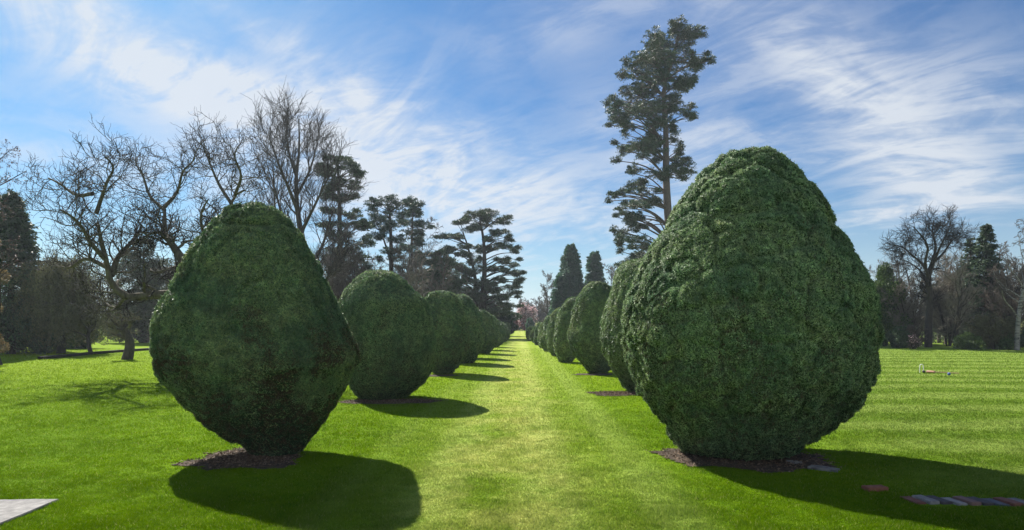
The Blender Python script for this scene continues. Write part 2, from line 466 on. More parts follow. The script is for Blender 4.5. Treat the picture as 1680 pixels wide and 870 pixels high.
# open meadow beyond the yew rows
s = nd(t, 'ShaderNodeSeparateXYZ'); lk(t, g.outputs['Position'], s.inputs[0])
far = mth(t, 'DIVIDE', mth(t, 'SUBTRACT', s.outputs[1], 118.0), 12.0, clamp=True)
col = mixc(t, far, col, ramp(t, noise(t, g.outputs['Position'], 0.03, 4), [(0.35, (0.14, 0.19, 0.04)), (0.65, (0.24, 0.25, 0.07))]))
p = nd(t, 'ShaderNodeBsdfPrincipled'); p.inputs['Roughness'].default_value = 0.95; p.inputs['Specular IOR Level'].default_value = 0.03
lk(t, col, p.inputs['Base Color'])
b = nd(t, 'ShaderNodeBump'); b.inputs['Strength'].default_value = 0.9; b.inputs['Distance'].default_value = 0.02
lk(t, noise(t, g.outputs['Position'], 22, 6, 0.7), b.inputs['Height']); lk(t, b.outputs[0], p.inputs['Normal'])
o = nd(t, 'ShaderNodeOutputMaterial'); lk(t, p.outputs[0], o.inputs[0])
M['lawn'] = m

m, t = new_mat('grass_blade')
g = geo_pos(t)
col = lawn_color(t, g.outputs['Position'])
hv = nd(t, 'ShaderNodeHueSaturation')
lk(t, mth(t, 'ADD', mth(t, 'MULTIPLY', g.outputs['Random Per Island'], 0.62), 0.74), hv.inputs['Value'])
lk(t, mth(t, 'ADD', mth(t, 'MULTIPLY', g.outputs['Random Per Island'], -0.02), 0.51), hv.inputs['Hue'])
col = mixc(t, ramp(t, g.outputs['Random Per Island'], [(0.0, 0.0), (0.965, 0.0), (0.97, 0.6), (1.0, 0.6)]), col, (0.30, 0.28, 0.11))   # a few dry blades
lk(t, col, hv.inputs['Color'])
p = nd(t, 'ShaderNodeBsdfPrincipled'); p.inputs['Roughness'].default_value = 0.55; p.inputs['Specular IOR Level'].default_value = 0.03
lk(t, hv.outputs[0], p.inputs['Base Color'])
tr = nd(t, 'ShaderNodeBsdfTranslucent'); lk(t, hv.outputs[0], tr.inputs['Color'])
mx = nd(t, 'ShaderNodeMixShader'); mx.inputs[0].default_value = 0.42
lk(t, p.outputs[0], mx.inputs[1]); lk(t, tr.outputs[0], mx.inputs[2])
o = nd(t, 'ShaderNodeOutputMaterial'); lk(t, mx.outputs[0], o.inputs[0])
M['blade'] = m

M['soil'] = solid_mat('bare_soil', [(0.25, (0.028, 0.020, 0.014)), (0.5, (0.070, 0.050, 0.034)), (0.78, (0.14, 0.100, 0.068))], 9, 0.95, 1.0, bscale=60, dist=0.03)
M['litter'] = leaf_mat('dry_leaf_litter', (0.06, 0.040, 0.027), (0.13, 0.085, 0.055), (0.28, 0.20, 0.14), 0.05, 0.8, 0.2)
M['stone'] = solid_mat('pale_paving_stone', [(0.3, (0.13, 0.125, 0.12)), (0.55, (0.22, 0.21, 0.20)), (0.75, (0.31, 0.30, 0.28))], 14, 0.9, 0.6, bscale=70, dist=0.006)
M['stone_grey'] = solid_mat('weathered_edging_stone', [(0.3, (0.10, 0.10, 0.10)), (0.7, (0.26, 0.25, 0.24))], 18, 0.9, 0.6, bscale=60, dist=0.006)

# ------------------------------------------------------------------ ground
def terrain(x, y):
    u = np.clip((y - 105) / 110, 0, 1)
    z = 3.4 * u * u * (3 - 2 * u) + np.clip((y - 215) / 900, 0, 1) * 8
    return z

ys = np.concatenate([np.linspace(-30, 100, 66), np.linspace(104, 300, 50), np.linspace(320, 1500, 30)])
xs = np.concatenate([np.linspace(-1500, -130, 16), np.linspace(-120, 120, 61), np.linspace(130, 1500, 16)])
GX, GY = np.meshgrid(xs, ys)
V = np.stack([GX, GY, terrain(GX, GY)], -1).reshape(-1, 3)
I = np.arange(len(V)).reshape(len(ys), len(xs))
Fq = np.stack([I[:-1, :-1], I[:-1, 1:], I[1:, 1:], I[1:, :-1]], -1).reshape(-1, 4)
tag(link('lawn', make_mesh('lawn', V, [Fq], M['lawn'], smooth=True)), 'mown green lawn running to the far trees', None, None, 'structure')

# soil beds under the nearest yews: (name kind, centre x, y, rx, ry, angle)
BEDS = [(-3.10, 7.52, 0.62, 0.60, 0.5, 1), (2.80, 7.60, 1.02, 0.72, -0.25, 2), (-2.50, 13.0, 0.95, 0.42, 0, 3), (2.45, 14.4, 0.70, 0.45, 0, 4),
        (-2.25, 19.4, 0.7, 0.35, 0, 5), (2.55, 19.8, 0.6, 0.35, 0, 6)]

def bed_edge(th, rx, ry, seed):
    n = vnoise(np.stack([np.cos(th) * 1.5, np.sin(th) * 1.5, np.full_like(th, seed * 3.3)], -1), 1.3, seed)
    n2 = vnoise(np.stack([np.cos(th), np.sin(th), np.full_like(th, seed * 1.3)], -1), 7, seed)
    return 1 + 0.30 * n + 0.13 * n2 + 0.06 * vnoise(np.stack([np.cos(th), np.sin(th), np.full_like(th, seed * 1.9)], -1), 22, seed)

for bx_, by_, rx, ry, an, sd in BEDS:
    th = np.linspace(0, 2 * np.pi, 160, endpoint=False)
    rad = np.linspace(0, 1, 40)
    e = bed_edge(th, rx, ry, sd)
    R2 = rad[:, None] * e[None]
    X = bx_ + R2 * (rx * np.cos(th) * math.cos(an) - ry * np.sin(th) * math.sin(an))
    Y = by_ + R2 * (rx * np.cos(th) * math.sin(an) + ry * np.sin(th) * math.cos(an))
    P = np.stack([X, Y, np.zeros_like(X)], -1)
    Z = 0.010 + (0.012 * vnoise(P, 6, 1) + 0.010 * vnoise(P, 17, 2) + 0.008 * vnoise(P, 45, 3)) * (1 - rad[:, None] ** 6)
    Z = np.maximum(Z, 0.003) + 0.001
    P[..., 2] = Z
    I = np.arange(P.shape[0] * 160).reshape(-1, 160)
    Fq = np.stack([I[:-1], np.roll(I, -1, 1)[:-1], np.roll(I, -1, 1)[1:], I[1:]], -1).reshape(-1, 4)
    tag(link('soil_bed', make_mesh('soil_bed', P.reshape(-1, 3), [Fq], M['soil'], smooth=True)), None, None, None, 'structure')

def in_beds(x, y, grow=1.0):
    inside = np.zeros(len(x), bool)
    for bx_, by_, rx, ry, an, sd in BEDS:
        dx, dy = x - bx_, y - by_
        u = (dx * math.cos(an) + dy * math.sin(an)) / rx; v = (-dx * math.sin(an) + dy * math.cos(an)) / ry
        inside |= np.hypot(u, v) < bed_edge(np.arctan2(v, u), rx, ry, sd) * grow
    return inside

# fallen needles, leaves and crumbs lying on the beds
rng = np.random.default_rng(5)
LV, LF, base = [], [], 0
for bx_, by_, rx, ry, an, sd in BEDS[:4]:
    n = 3200
    x = bx_ + rng.normal(size=n) * rx * 0.62; y = by_ + rng.normal(size=n) * ry * 0.62
    k = in_beds(x, y, 1.08)
    x, y = x[k], y[k]
    Vv, Ff = leaves(np.stack([x, y, 0.018 + 0.008 * rng.random(len(x))], -1), np.stack([rng.normal(size=len(x)), rng.normal(size=len(x)), 0.15 * rng.normal(size=len(x))], -1), 0.028, 0.014, rng, 0.1)
    Vv[:, 2] = np.maximum(Vv[:, 2], 0.012)
    LV.append(Vv); LF.append(Ff + base); base += len(Vv)
tag(link('fallen_leaves', make_mesh('fallen_leaves', np.concatenate(LV), LF, M['litter'])), 'brown fallen leaves scattered on the bare soil beds', 'leaf litter', None, 'stuff')

# ------------------------------------------------------------------ clipped yews
def yew(prof, Y, label, leaf, n_leaf, ls, seed, lump=0.045, rough=0.02, trunk=True, depth=1.0, twiggy=0.5, z0=None, res=(480, 280)):
    rng = np.random.default_rng(seed)
    prof = np.array(prof, float)
    z = CAM_H + (HZN - prof[:, 0]) / F_PX * Y
    a1, a2 = np.arctan((prof[:, 1] - 840) / F_PX), np.arctan((prof[:, 2] - 840) / F_PX)
    cx = Y * np.tan((a1 + a2) / 2)                                   # centre and radius of the round section seen between these bearings
    r = np.maximum(Y / np.cos((a1 + a2) / 2) * np.sin((a2 - a1) / 2) - rough * 0.3, 0.02)
    z = z.max() * (z - z.min()) / (z.max() - z.min())
    pts = np.stack([cx, r, z], -1)
    pts = np.concatenate([[[cx[0], 0, z[0] + 0.012]], pts, [[cx[-1], 0, z[-1]]]])
    nr, nt = res[1], res[0]
    C = spline(pts, nr * 3)
    ker = np.hanning(9); ker /= ker.sum()
    Cs = np.stack([np.convolve(np.pad(C[:, k], 4, 'edge'), ker, 'valid') for k in range(3)], 1)
    Cs = Cs[np.linspace(0, len(Cs) - 1, nr).astype(int)]
    Cs[:, 1] = np.maximum(Cs[:, 1], 0.0); Cs[0, 1] = 0; Cs[-1, 1] = 0
    th = np.linspace(0, 2 * np.pi, nt, endpoint=False)
    P = np.stack([Cs[:, None, 0] + Cs[:, None, 1] * np.cos(th), Y + depth * Cs[:, None, 1] * np.sin(th), np.repeat(Cs[:, 2:3], nt, 1)], -1)
    ax = np.array([Cs[:, 0].mean(), Y, Cs[:, 2].mean()])
    du = np.roll(P, -1, 1) - np.roll(P, 1, 1); dv = np.gradient(P, axis=0)
    N = unit(np.cross(dv, du)); sgn = np.sign(((P - ax) * N).sum(-1, keepdims=True)); N = N * np.where(sgn == 0, 1, sgn)
    N[0] = (0, 0, 1); N[-1] = (0, 0, -1)
    hgt = Cs[:, 2].max(); hn = np.clip(P[..., 2] / hgt, 0, 1)
    Q = P.copy(); Q[..., 2] *= 0.22                                  # drawn out up and down: ribs of upright stems below the belly
    sv = seed * 3.1
    Pn = P + sv
    disp = lump * (vnoise(Pn, 1.7, seed) * 0.9 + vnoise(Pn, 3.6, seed + 1) * 0.7)
    wrp = np.stack([vnoise(Pn, 2.3, seed + 20), vnoise(Pn, 2.3, seed + 21), vnoise(Pn, 2.3, seed + 22)], -1) * 0.12
    ridg = 1 - np.abs(vnoise(Pn + wrp, 3.1, seed + 2)) * 2.2
    ridg2 = 1 - np.abs(vnoise(Pn + wrp, 7.5, seed + 12)) * 2.2
    disp = disp - rough * 2.8 * np.clip(ridg - 0.62, 0, 1) * 2.6 - rough * 1.8 * np.clip(ridg2 - 0.55, 0, 1) * 2.2 - rough * 1.5 * np.clip(vnoise(Pn, 13, seed + 15) * vnoise(Pn, 5, seed + 16) * 3 - 0.25, 0, 1) * 1.6 - 0.016 * np.clip(vnoise(Pn + wrp, 20, seed + 17) - 0.30, 0, 1) * 2 + rough * 1.2 * np.abs(vnoise(Pn, 9, seed + 3)) + rough * 0.9 * np.abs(vnoise(Pn, 19, seed + 4)) + rough * 0.35 * vnoise(Pn, 40, seed + 5)
    low = np.clip((0.52 - hn) / 0.3, 0, 1)
    disp = disp + low * (rough * 2.6 * vnoise(Q + sv, 7, seed + 6) + 0.022 * vnoise(Q + sv, 17, seed + 7))
    edge = np.clip(hn / 0.03, 0.2, 1)
    P = P + N * (disp * edge)[..., None]
    P[0] = P[0].mean(0)
    P[..., 2] = np.maximum(P[..., 2], 0.012)
    root = thing('topiary_yew', label, 'yew', (float(cx[-1]), Y, 0), 'egg shaped yews lining the grass path')
    V = P.reshape(-1, 3)
    I = np.arange(len(V)).reshape(nr, nt)
    Fq = np.stack([I[:-1], I[1:], np.roll(I, -1, 1)[1:], np.roll(I, -1, 1)[:-1]], -1).reshape(-1, 4)
    G = Geo()
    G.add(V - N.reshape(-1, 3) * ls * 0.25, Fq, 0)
    # sprays of needles set all over the clipped surface
    area = np.linalg.norm(np.cross(P[1:] - P[:-1], np.roll(P, -1, 1)[:-1] - P[:-1]), axis=-1).ravel()
    face = np.clip(0.35 + 0.65 * (-N[:-1, :, 1].ravel() + 0.55), 0.3, 1)   # fewer on the far side
    pr = area * face; pr /= pr.sum()
    c = rng.choice(len(pr), n_leaf, p=pr)
    i, j = c // nt, c % nt; a, b_ = rng.random(n_leaf)[:, None], rng.random(n_leaf)[:, None]
    j2 = (j + 1) % nt
    LP = P[i, j] * (1 - a) * (1 - b_) + P[i + 1, j] * a * (1 - b_) + P[i, j2] * (1 - a) * b_ + P[i + 1, j2] * a * b_
    LN = N[i, j]
    keep = LP[:, 2] > 0.03
    LP, LN = LP[keep], LN[keep]
    n_leaf = len(LP)
    LN = unit(LN + 0.25 * rng.normal(size=LN.shape))
    h = LP[:, 2] / hgt
    # upright and outward
    up = np.array([0, 0, 1.0])
    D = LN * 0.0 + up * 0.45
    brown = (rng.random(n_leaf) < twiggy * np.clip((0.52 - h + 0.28 * vnoise(LP + sv, 2.5, seed + 8) + 0.2 * vnoise(LP * [1, 1, .3] + sv, 9, seed + 8)) / 0.30, 0.008, 1))
    LP = LP - LN * ls * 0.12 * rng.random(n_leaf)[:, None] - LN * (brown * ls * 0.3)[:, None]
    Vv, Ff = leaves_on(LP[~brown], LN[~brown], D[~brown], ls, ls * 0.55, rng, 0.9, 0.42)
    G.add(Vv, Ff, 1)
    if brown.any():
        Vv, Ff = leaves_on(LP[brown], LN[brown], (LN * 0.2 + up)[brown], ls * 1.8, ls * 0.24, rng, 0.30, 0.5)
        G.add(Vv, Ff, 2)
    # shoots missed by the shears
    k = rng.choice(n_leaf, n_leaf // 60)
    Vv, Ff = leaves(LP[k], D[k], ls * 1.7, ls * 0.35, rng, 0.3)
    G.add(Vv, Ff, 1)
    Vall = np.concatenate(G.V); Vall[:, 2] = np.maximum(Vall[:, 2], 0.006); G.V = [Vall]
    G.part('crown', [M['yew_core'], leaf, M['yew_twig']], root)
    if trunk:
        tb = []
        for q in range(7):
            a = rng.random() * 6.28; rr = float(r[-1]) * 0.55 * rng.random() ** 0.5
            b0 = np.array([cx[-1] + rr * math.cos(a), Y + rr * math.sin(a), -0.05])
            b1 = b0 + np.array([math.cos(a) * 0.18, math.sin(a) * 0.18, 0.6])
            tb.append(spline([b0, (b0 + b1) / 2 + rng.normal(size=3) * 0.02, b1], 5))
        TV, TF = tubes(np.array(tb), np.tile(np.linspace(0.09, 0.05, 5), (7, 1)), 8)
        part('trunk', TV, [TF], M['bark_dark'], root, smooth=True)
    return root

L1 = [(334, 402, 428), (338, 384, 444), (347, 362, 462), (360, 347, 476), (380, 331, 492), (420, 303, 519), (450, 287, 533), (480, 272, 547), (510, 252, 560), (540, 240, 574), (560, 237, 580),
      (580, 237, 589), (600, 240, 590), (620, 250, 578), (640, 267, 570), (680, 304, 548), (700, 330, 534), (720, 362, 516), (735, 392, 506), (748, 406, 500), (753, 412, 492)]
R1 = [(249, 1222, 1256), (252, 1207, 1270), (259, 1186, 1282), (277, 1157, 1301), (313, 1128, 1334), (350, 1102, 1364), (400, 1073, 1392), (450, 1046, 1421), (490, 1027, 1442),
      (520, 1020, 1452), (560, 1019, 1456), (600, 1026, 1452), (640, 1040, 1437), (670, 1060, 1412), (700, 1080, 1378), (725, 1095, 1352), (742, 1106, 1325), (754, 1125, 1308), (762, 1150, 1290)]
L2 = [(445, 614, 632), (449, 600, 648), (459, 584, 662), (482, 563, 682), (500, 555, 699), (520, 554, 705), (550, 556, 711), (575, 560, 715), (600, 563, 713), (622, 567, 706), (640, 572, 694), (652, 578, 682), (662, 584, 668), (668, 592, 655)]
R2 = [(429, 1036, 1062), (434, 1022, 1078), (445, 1012, 1090), (465, 1004, 1102), (500, 994, 1112), (540, 986, 1120), (570, 985, 1122), (600, 993, 1116), (620, 1004, 1106), (635, 1015, 1096), (646, 1024, 1086), (652, 1032, 1078)]
L3 = [(478, 718, 735), (482, 708, 744), (490, 700, 753), (510, 694, 762), (540, 690, 767), (570, 691, 769), (590, 697, 764), (603, 703, 755), (612, 708, 746), (618, 713, 738)]
R3 = [(464, 975, 992), (469, 964, 999), (480, 953, 1005), (500, 944, 1008), (530, 936, 1010), (560, 932, 1011), (580, 938, 1009), (598, 949, 1005), (608, 958, 1000), (615, 966, 994)]
yew(L1, 7.82, 'nearest yew of the left row, a smooth clipped egg narrowing to its foot', M['yew_fine'], 420000, 0.022, 1, 0.022, 0.014, twiggy=0.9, depth=0.76)
yew(R1, 7.82, 'largest yew, shaggy and broad, nearest of the right row', M['yew_rough'], 460000, 0.021, 2, 0.026, 0.021, twiggy=0.35, depth=0.84)
yew(L2, 13.6, 'second yew of the left row, broad and round behind the nearest one', M['yew_fine'], 170000, 0.027, 3, 0.028, 0.010, twiggy=0.5, res=(220, 120))
yew(R2, 15.0, 'tall yew half hidden behind the largest one in the right row', M['yew_far'], 150000, 0.028, 4, 0.06, 0.011, twiggy=0.2, res=(220, 120))
yew(L3, 20.2, 'third yew of the left row, with a creased top', M['yew_fine'], 60000, 0.042, 5, 0.05, 0.016, twiggy=0.4, res=(160, 90))
yew(R3, 20.6, 'smooth upright yew, third of the right row', M['yew_far'], 90000, 0.034, 6, 0.07, 0.012, twiggy=0.2, res=(160, 90))

def far_prof(xc, top, base, hw, lean=0.0, belly=0.62):
    out = []
    for f, wv in ((0.0, 0.16), (0.04, 0.42), (0.12, 0.64), (0.3, 0.84), (0.5, 0.95), (belly, 1.0), (0.78, 0.9), (0.9, 0.66), (0.97, 0.46), (1.0, 0.34)):
        c = xc + lean * (0.5 - f)
        out.append((top + (base - top) * f, c - hw * wv, c + hw * wv))
    return out

FAR = [  # centre, top, base, half width, lean, label
    (758, 488, 597, 34, 0, 'fourth yew of the left row, just behind the creased one'),
    (770, 502, 588.5, 27, 6, 'fifth yew of the left row, its pale crest showing in the gap'),
    (791, 510, 581, 23, -4, 'sixth yew of the left row, dark and rounded'),
    (801, 516, 575, 17, 0, 'seventh yew of the left row, mostly hidden'),
    (811, 527, 570, 14, 0, 'eighth yew of the left row, a small dark egg'),
    (819, 530, 566, 10, 0, 'ninth yew of the left row, low and dark'),
    (826, 531, 561, 8.5, 0, 'tenth yew of the left row, near the end of the path'),
    (831, 530, 557.5, 6, 4, 'last yew of the left row, a small pointed one'),
    (934, 485, 595.5, 26, 14, 'fourth yew of the right row, double crowned and leaning right'),
    (917, 505, 585, 20, 8, 'fifth yew of the right row, leaning a little right'),
    (904, 517, 577, 16, 6, 'sixth yew of the right row, slimmer than its neighbours'),
    (894, 527, 572, 12, 4, 'seventh yew of the right row, brownish green'),
    (886, 530, 567, 10.5, 3, 'eighth yew of the right row, small and round'),
    (879, 534, 563, 9, 2, 'ninth yew of the right row, low and dark'),
    (872, 536, 559.5, 7, 0, 'tenth yew of the right row, near the end of the path'),
    (868, 538, 556.5, 5, 0, 'last yew of the right row, smallest of all')]
for q, (xc, top, base_, hw, lean, lab) in enumerate(FAR):
    Yd = gy(base_) + 0.4
    yew(far_prof(xc, top, base_, hw, lean), Yd, lab, M['yew_fine'] if q < 8 else M['yew_far'], 34000 if Yd < 36 else 15000, 0.0019 * Yd, 20 + q, 0.10, 0.014, trunk=Yd < 30, twiggy=0.15, z0=0.0, res=(100, 60))

# ------------------------------------------------------------------ trees
def base_z(x, y):
    return float(terrain(np.array(x, float), np.array(y, float)))

def trim(gs, f):
    out = [gs[0]]
    for pts, ra, rb in gs[1:]:
        q = spline(np.array(pts), 30)
        out.append((list(q[:max(6, int(30 * f))]), ra, rb))
    return out

def bare_tree(name, label, base, trunks, specs, bark, twig, seed, cat='tree', group=None, r0=0.3, leaf=None, sides=(10, 8, 5, 4, 3, 3), coarse=2, rt=0.3, split=True):
    """trunks: guide lines (list of point lists, first is the stem); specs: one dict of branch_out arguments per order of branching"""
    rng = np.random.default_rng(seed)
    root = thing(name, label, cat, tuple(base), group)
    n0 = 14
    P = np.stack([spline(t_, n0) for t_ in [x[0] for x in trunks]])
    R = np.stack([np.linspace(x[1], x[2], n0) for x in trunks])
    G = Geo(); TW = Geo()
    V_, F_ = tubes(P, R, sides[0]); G.add(V_, F_)
    ends = [(P, R)]
    for li, s_ in enumerate(specs):
        P, R = branch_out(P, R, rng=rng, **s_)
        V_, F_ = tubes(P, R, sides[min(li + 1, len(sides) - 1)])
        (G if li < coarse else TW).add(V_, F_)
        ends.append((P, R))
    G.part('trunk', [bark], root, smooth=True)
    if TW.n:
        TW.part('crown', [twig], root)
    if leaf is not None:
        mat, per, sz, jit = leaf
        Q = ends[-1][0]
        k = rng.integers(0, len(Q), per); j = rng.integers(max(1, Q.shape[1] // 3), Q.shape[1], per)
        pos = Q[k, j] + rng.normal(size=(per, 3)) * jit
        Vv, Ff = leaves(pos, rng.normal(size=(per, 3)), sz, sz * 0.6, rng)
        part('foliage', Vv, [Ff], mat, root)
    return root

def clump_tree(name, label, Y, stems, clumps, conv, leafm, bark, seed, cat='tree', group=None, dens=1.0, ls=0.13, depth=1.0, sub=1.0, limb_r=0.07, rise=0.4):
    """evergreen whose crown is many separate tufts of needles borne on limbs from the stem"""
    rng = np.random.default_rng(seed)
    S = []
    for pl, ra, rb in stems:
        S.append((spline([px(*conv(a, b_), Y + dy) for a, b_, dy in pl], 20), ra, rb))
    base = S[0][0][0].copy(); bz = base_z(base[0], base[1]); base[2] = bz
    for pts, ra, rb in S: pts[0, 2] = min(pts[0, 2], bz - 0.1)
    root = thing(name, label, cat, tuple(base), group)
    G = Geo()
    V_, F_ = tubes(np.stack([x[0] for x in S]), np.stack([np.linspace(x[1], x[2], 20) for x in S]), 10); G.add(V_, F_)
    LB, LR, LP, LD = [], [], [], []
    allp = np.concatenate([x[0] for x in S]); allr = np.concatenate([np.linspace(x[1], x[2], 20) for x in S])
    full = []
    for (zx, zy, rx, ry) in clumps:
        full.append((zx + rng.normal() * 3, zy + rng.normal() * 3, rx * 0.85, ry))
        for q in range(2):
            a_ = rng.random() * 6.283
            full.append((zx + math.cos(a_) * rx * (0.7 + 0.5 * rng.random()), zy + math.sin(a_) * ry * 1.3, rx * (0.25 + 0.3 * rng.random()), ry * (0.5 + 0.4 * rng.random())))
    for (zx, zy, rx, ry) in full:
        c = px(*conv(zx, zy), Y)
        s = Y / F_PX / conv.scale
        rx_, rz_ = rx * s, ry * s
        j = np.argmin(np.linalg.norm((allp - c)[:, [0, 2]] * [1, 1.0], axis=1) + 2.0 * np.maximum(allp[:, 2] - (c[2] + rise * 0.2), 0))
        hor = abs(c[0] - allp[j][0])
        c[1] += rng.normal() * (0.35 * hor + 0.5 * rx_) * depth
        st = allp[j].copy(); st[2] -= min(0.25 * hor, 1.2)
        jj = np.argmin(np.abs(allp[:, 2] - st[2]) + 0.5 * np.abs(allp[:, 0] - allp[j, 0]))
        st = allp[jj]
        mid = (st + c) / 2 + np.array([0, 0, 0.12 * hor]) + rng.normal(size=3) * 0.12
        lr = limb_r * (0.5 + 0.5 * min(1.5, np.linalg.norm(c - st) / 4))
        LB.append(spline([st, mid, c], 8)); LR.append(np.linspace(min(lr, allr[jj] * 0.8), lr * 0.3, 8))
        rz_ *= 1.25
        nt = max(8, int(46 * rx_ * rz_ * sub + 9))                      # tufts in this mass
        d = rng.normal(size=(nt, 3)); d = d / np.linalg.norm(d, axis=1, keepdims=True) * rng.random((nt, 1)) ** 0.36 * 1.12
        tc_ = c + d * [rx_, rx_ * 0.9, rz_]
        for q in tc_[: nt]:
            LB.append(spline([c + (q - c) * 0.15 + [0, 0, -0.1], (c + q) / 2 + rng.normal(size=3) * 0.06 + [0, 0, -0.08], q], 8)); LR.append(np.linspace(lr * 0.2, 0.010, 8))
        m_ = int(36 * dens)
        tr_ = 0.12 + 0.24 * rng.random(nt)
        dd = rng.normal(size=(nt, m_, 3)); dd = unit(dd)
        dd[..., 2] = np.abs(dd[..., 2]) * 1.1 - 0.30
        pos = tc_[:, None] + dd * (rng.random((nt, m_, 1)) ** 0.6) * (tr_[:, None, None] * [1, 1, 0.75])
        LP.append(pos.reshape(-1, 3)); LD.append((dd + [0, 0, 0.35]).reshape(-1, 3))
    V_, F_ = tubes(np.stack(LB), np.stack(LR), 4); G.add(V_, F_)
    G.part('trunk', [bark], root, smooth=True)
    LP, LD = np.concatenate(LP), np.concatenate(LD)
    Vv, Ff = leaves(LP, LD, ls, ls * 0.30, rng, 0.4)
    part('crown', Vv, [Ff], leafm, root)
    return root

class Conv:
    def __init__(s, x0, y0, k): s.x0, s.y0, s.scale = x0, y0, k
    def __call__(s, a, b): return s.x0 + a / s.scale, s.y0 + b / s.scale

# the tall leaning pine
clump_tree('tall_pine', 'tall ragged pine leaning right above the largest yew', 60.0,
    [([(312, 1110, 0), (296, 860, 0), (284, 720, 0), (275, 560, 0), (274, 400, 0), (268, 260, 0), (300, 150, 0), (318, 70, 0)], 0.55, 0.10)],
    [(330, 85, 50, 32), (300, 55, 22, 16), (365, 75, 25, 18), (260, 112, 45, 26), (395, 165, 34, 18), (418, 150, 14, 8), (300, 150, 80, 36), (360, 195, 40, 22), (230, 185, 70, 30), (350, 235, 36, 20), (170, 235, 50, 26), (125, 222, 22, 14),
     (260, 240, 60, 26), (330, 262, 30, 12), (200, 290, 80, 28), (105, 318, 28, 12), (100, 368, 24, 14), (140, 345, 40, 16), (348, 346, 30, 8), (310, 325, 40, 20), (270, 320, 40, 22), (190, 365, 65, 22), (135, 405, 30, 14), (120, 385, 25, 10), (230, 400, 50, 16), (328, 460, 12, 16),
     (300, 410, 22, 18), (250, 430, 25, 14), (200, 435, 50, 18), (150, 462, 20, 12), (170, 490, 50, 18), (225, 478, 48, 18), (315, 505, 32, 9), (352, 545, 28, 8), (300, 540, 34, 13), (165, 540, 36, 11), (335, 525, 25, 7), (235, 555, 42, 14), (185, 582, 42, 11),
     (130, 612, 26, 8), (95, 622, 14, 6), (210, 608, 36, 9), (160, 650, 30, 9), (150, 675, 46, 11), (215, 655, 28, 9), (120, 690, 18, 6), (190, 690, 26, 10), (150, 715, 26, 9), (175, 740, 20, 8), (130, 745, 32, 10), (120, 775, 20, 9), (175, 795, 36, 12), (130, 795, 20, 10), (205, 815, 30, 14), (150, 855, 34, 10), (185, 835, 30, 9)],
    Conv(960, 20, 2.07), M['pine'], M['bark_pine'], 31, 'pine', dens=1.15, ls=0.17, sub=1.15, limb_r=0.08)

# pine with two stems left of the vista
clump_tree('spreading_pine', 'broad flat-topped pine with two stems left of the far end of the path', 66.0,
    [([(338, 640, 0), (335, 510, 0), (345, 330, 0), (338, 180, 0), (322, 90, 0)], 0.42, 0.09), ([(318, 640, 0.8), (310, 500, 0.8), (288, 320, 0.8), (252, 190, 0.8)], 0.34, 0.08)],
    [(290, 62, 55, 14), (370, 75, 50, 14), (240, 85, 22, 10), (200, 105, 26, 9), (440, 108, 36, 14), (330, 105, 66, 16), (130, 172, 30, 9), (200, 178, 46, 8), (425, 150, 45, 12), (280, 148, 46, 12), (462, 190, 24, 9), (170, 225, 38, 11),
     (240, 222, 36, 9), (430, 232, 54, 9), (380, 200, 40, 9), (485, 235, 26, 9), (150, 258, 40, 12), (425, 300, 36, 9), (492, 300, 30, 12), (240, 270, 38, 12), (505, 352, 28, 11), (450, 352, 40, 9), (505, 392, 28, 9), (430, 390, 34, 8), (330, 230, 44, 14), (300, 295, 44, 16), (372, 330, 40, 14), (320, 400, 44, 16), (380, 432, 40, 14), (280, 445, 44, 16), (340, 482, 44, 14), (120, 300, 34, 14), (104, 380, 40, 16), (140, 465, 44, 16), (260, 350, 40, 14),
     (200, 310, 50, 15), (150, 335, 48, 16), (470, 425, 36, 9), (400, 440, 40, 8), (492, 465, 32, 9), (430, 482, 46, 11), (360, 500, 56, 12), (250, 400, 44, 14), (185, 420, 50, 15), (460, 520, 46, 9), (420, 548, 66, 12), (240, 480, 50, 15), (345, 545, 50, 14), (300, 350, 30, 10)],
    Conv(680, 330, 3.0), M['pine'], M['bark_dark'], 32, 'pine', dens=1.1, ls=0.17, limb_r=0.07, sub=1.5)

clump_tree('bushy_pine', 'blue green pine with upswept top behind the second left yew', 58.0,
    [([(492, 830, 0), (490, 640, 0), (488, 520, 0), (483, 420, 0)], 0.34, 0.08), ([(500, 830, 0.5), (490, 620, 0.5), (456, 505, 0.5)], 0.2, 0.06)],
    [(428, 418, 26, 10), (480, 408, 40, 12), (535, 408, 28, 10), (440, 448, 42, 12), (510, 442, 46, 13), (460, 488, 42, 13), (522, 480, 36, 11), (440, 520, 26, 10), (512, 540, 30, 10), (480, 570, 28, 10), (500, 600, 26, 9), (425, 480, 20, 10)],
    Conv(400, 130, 2.024), M['pine_blue'], M['bark_dark'], 33, 'pine', dens=1.1, ls=0.16, limb_r=0.06)
clump_tree('slim_pine', 'slim layered pine right of the blue green one', 62.0,
    [([(560, 830, 0), (556, 650, 0), (558, 540, 0), (562, 430, 0)], 0.25, 0.06)],
    [(565, 425, 22, 9), (560, 450, 34, 9), (590, 490, 26, 8), (548, 480, 24, 8), (560, 520, 36, 9), (590, 542, 26, 7), (550, 570, 34, 10), (575, 602, 38, 10), (545, 622, 34, 9), (590, 650, 44, 12), (550, 670, 44, 12)],
    Conv(400, 130, 2.024), M['pine_blue'], M['bark_dark'], 34, 'pine', dens=1.0, ls=0.2)
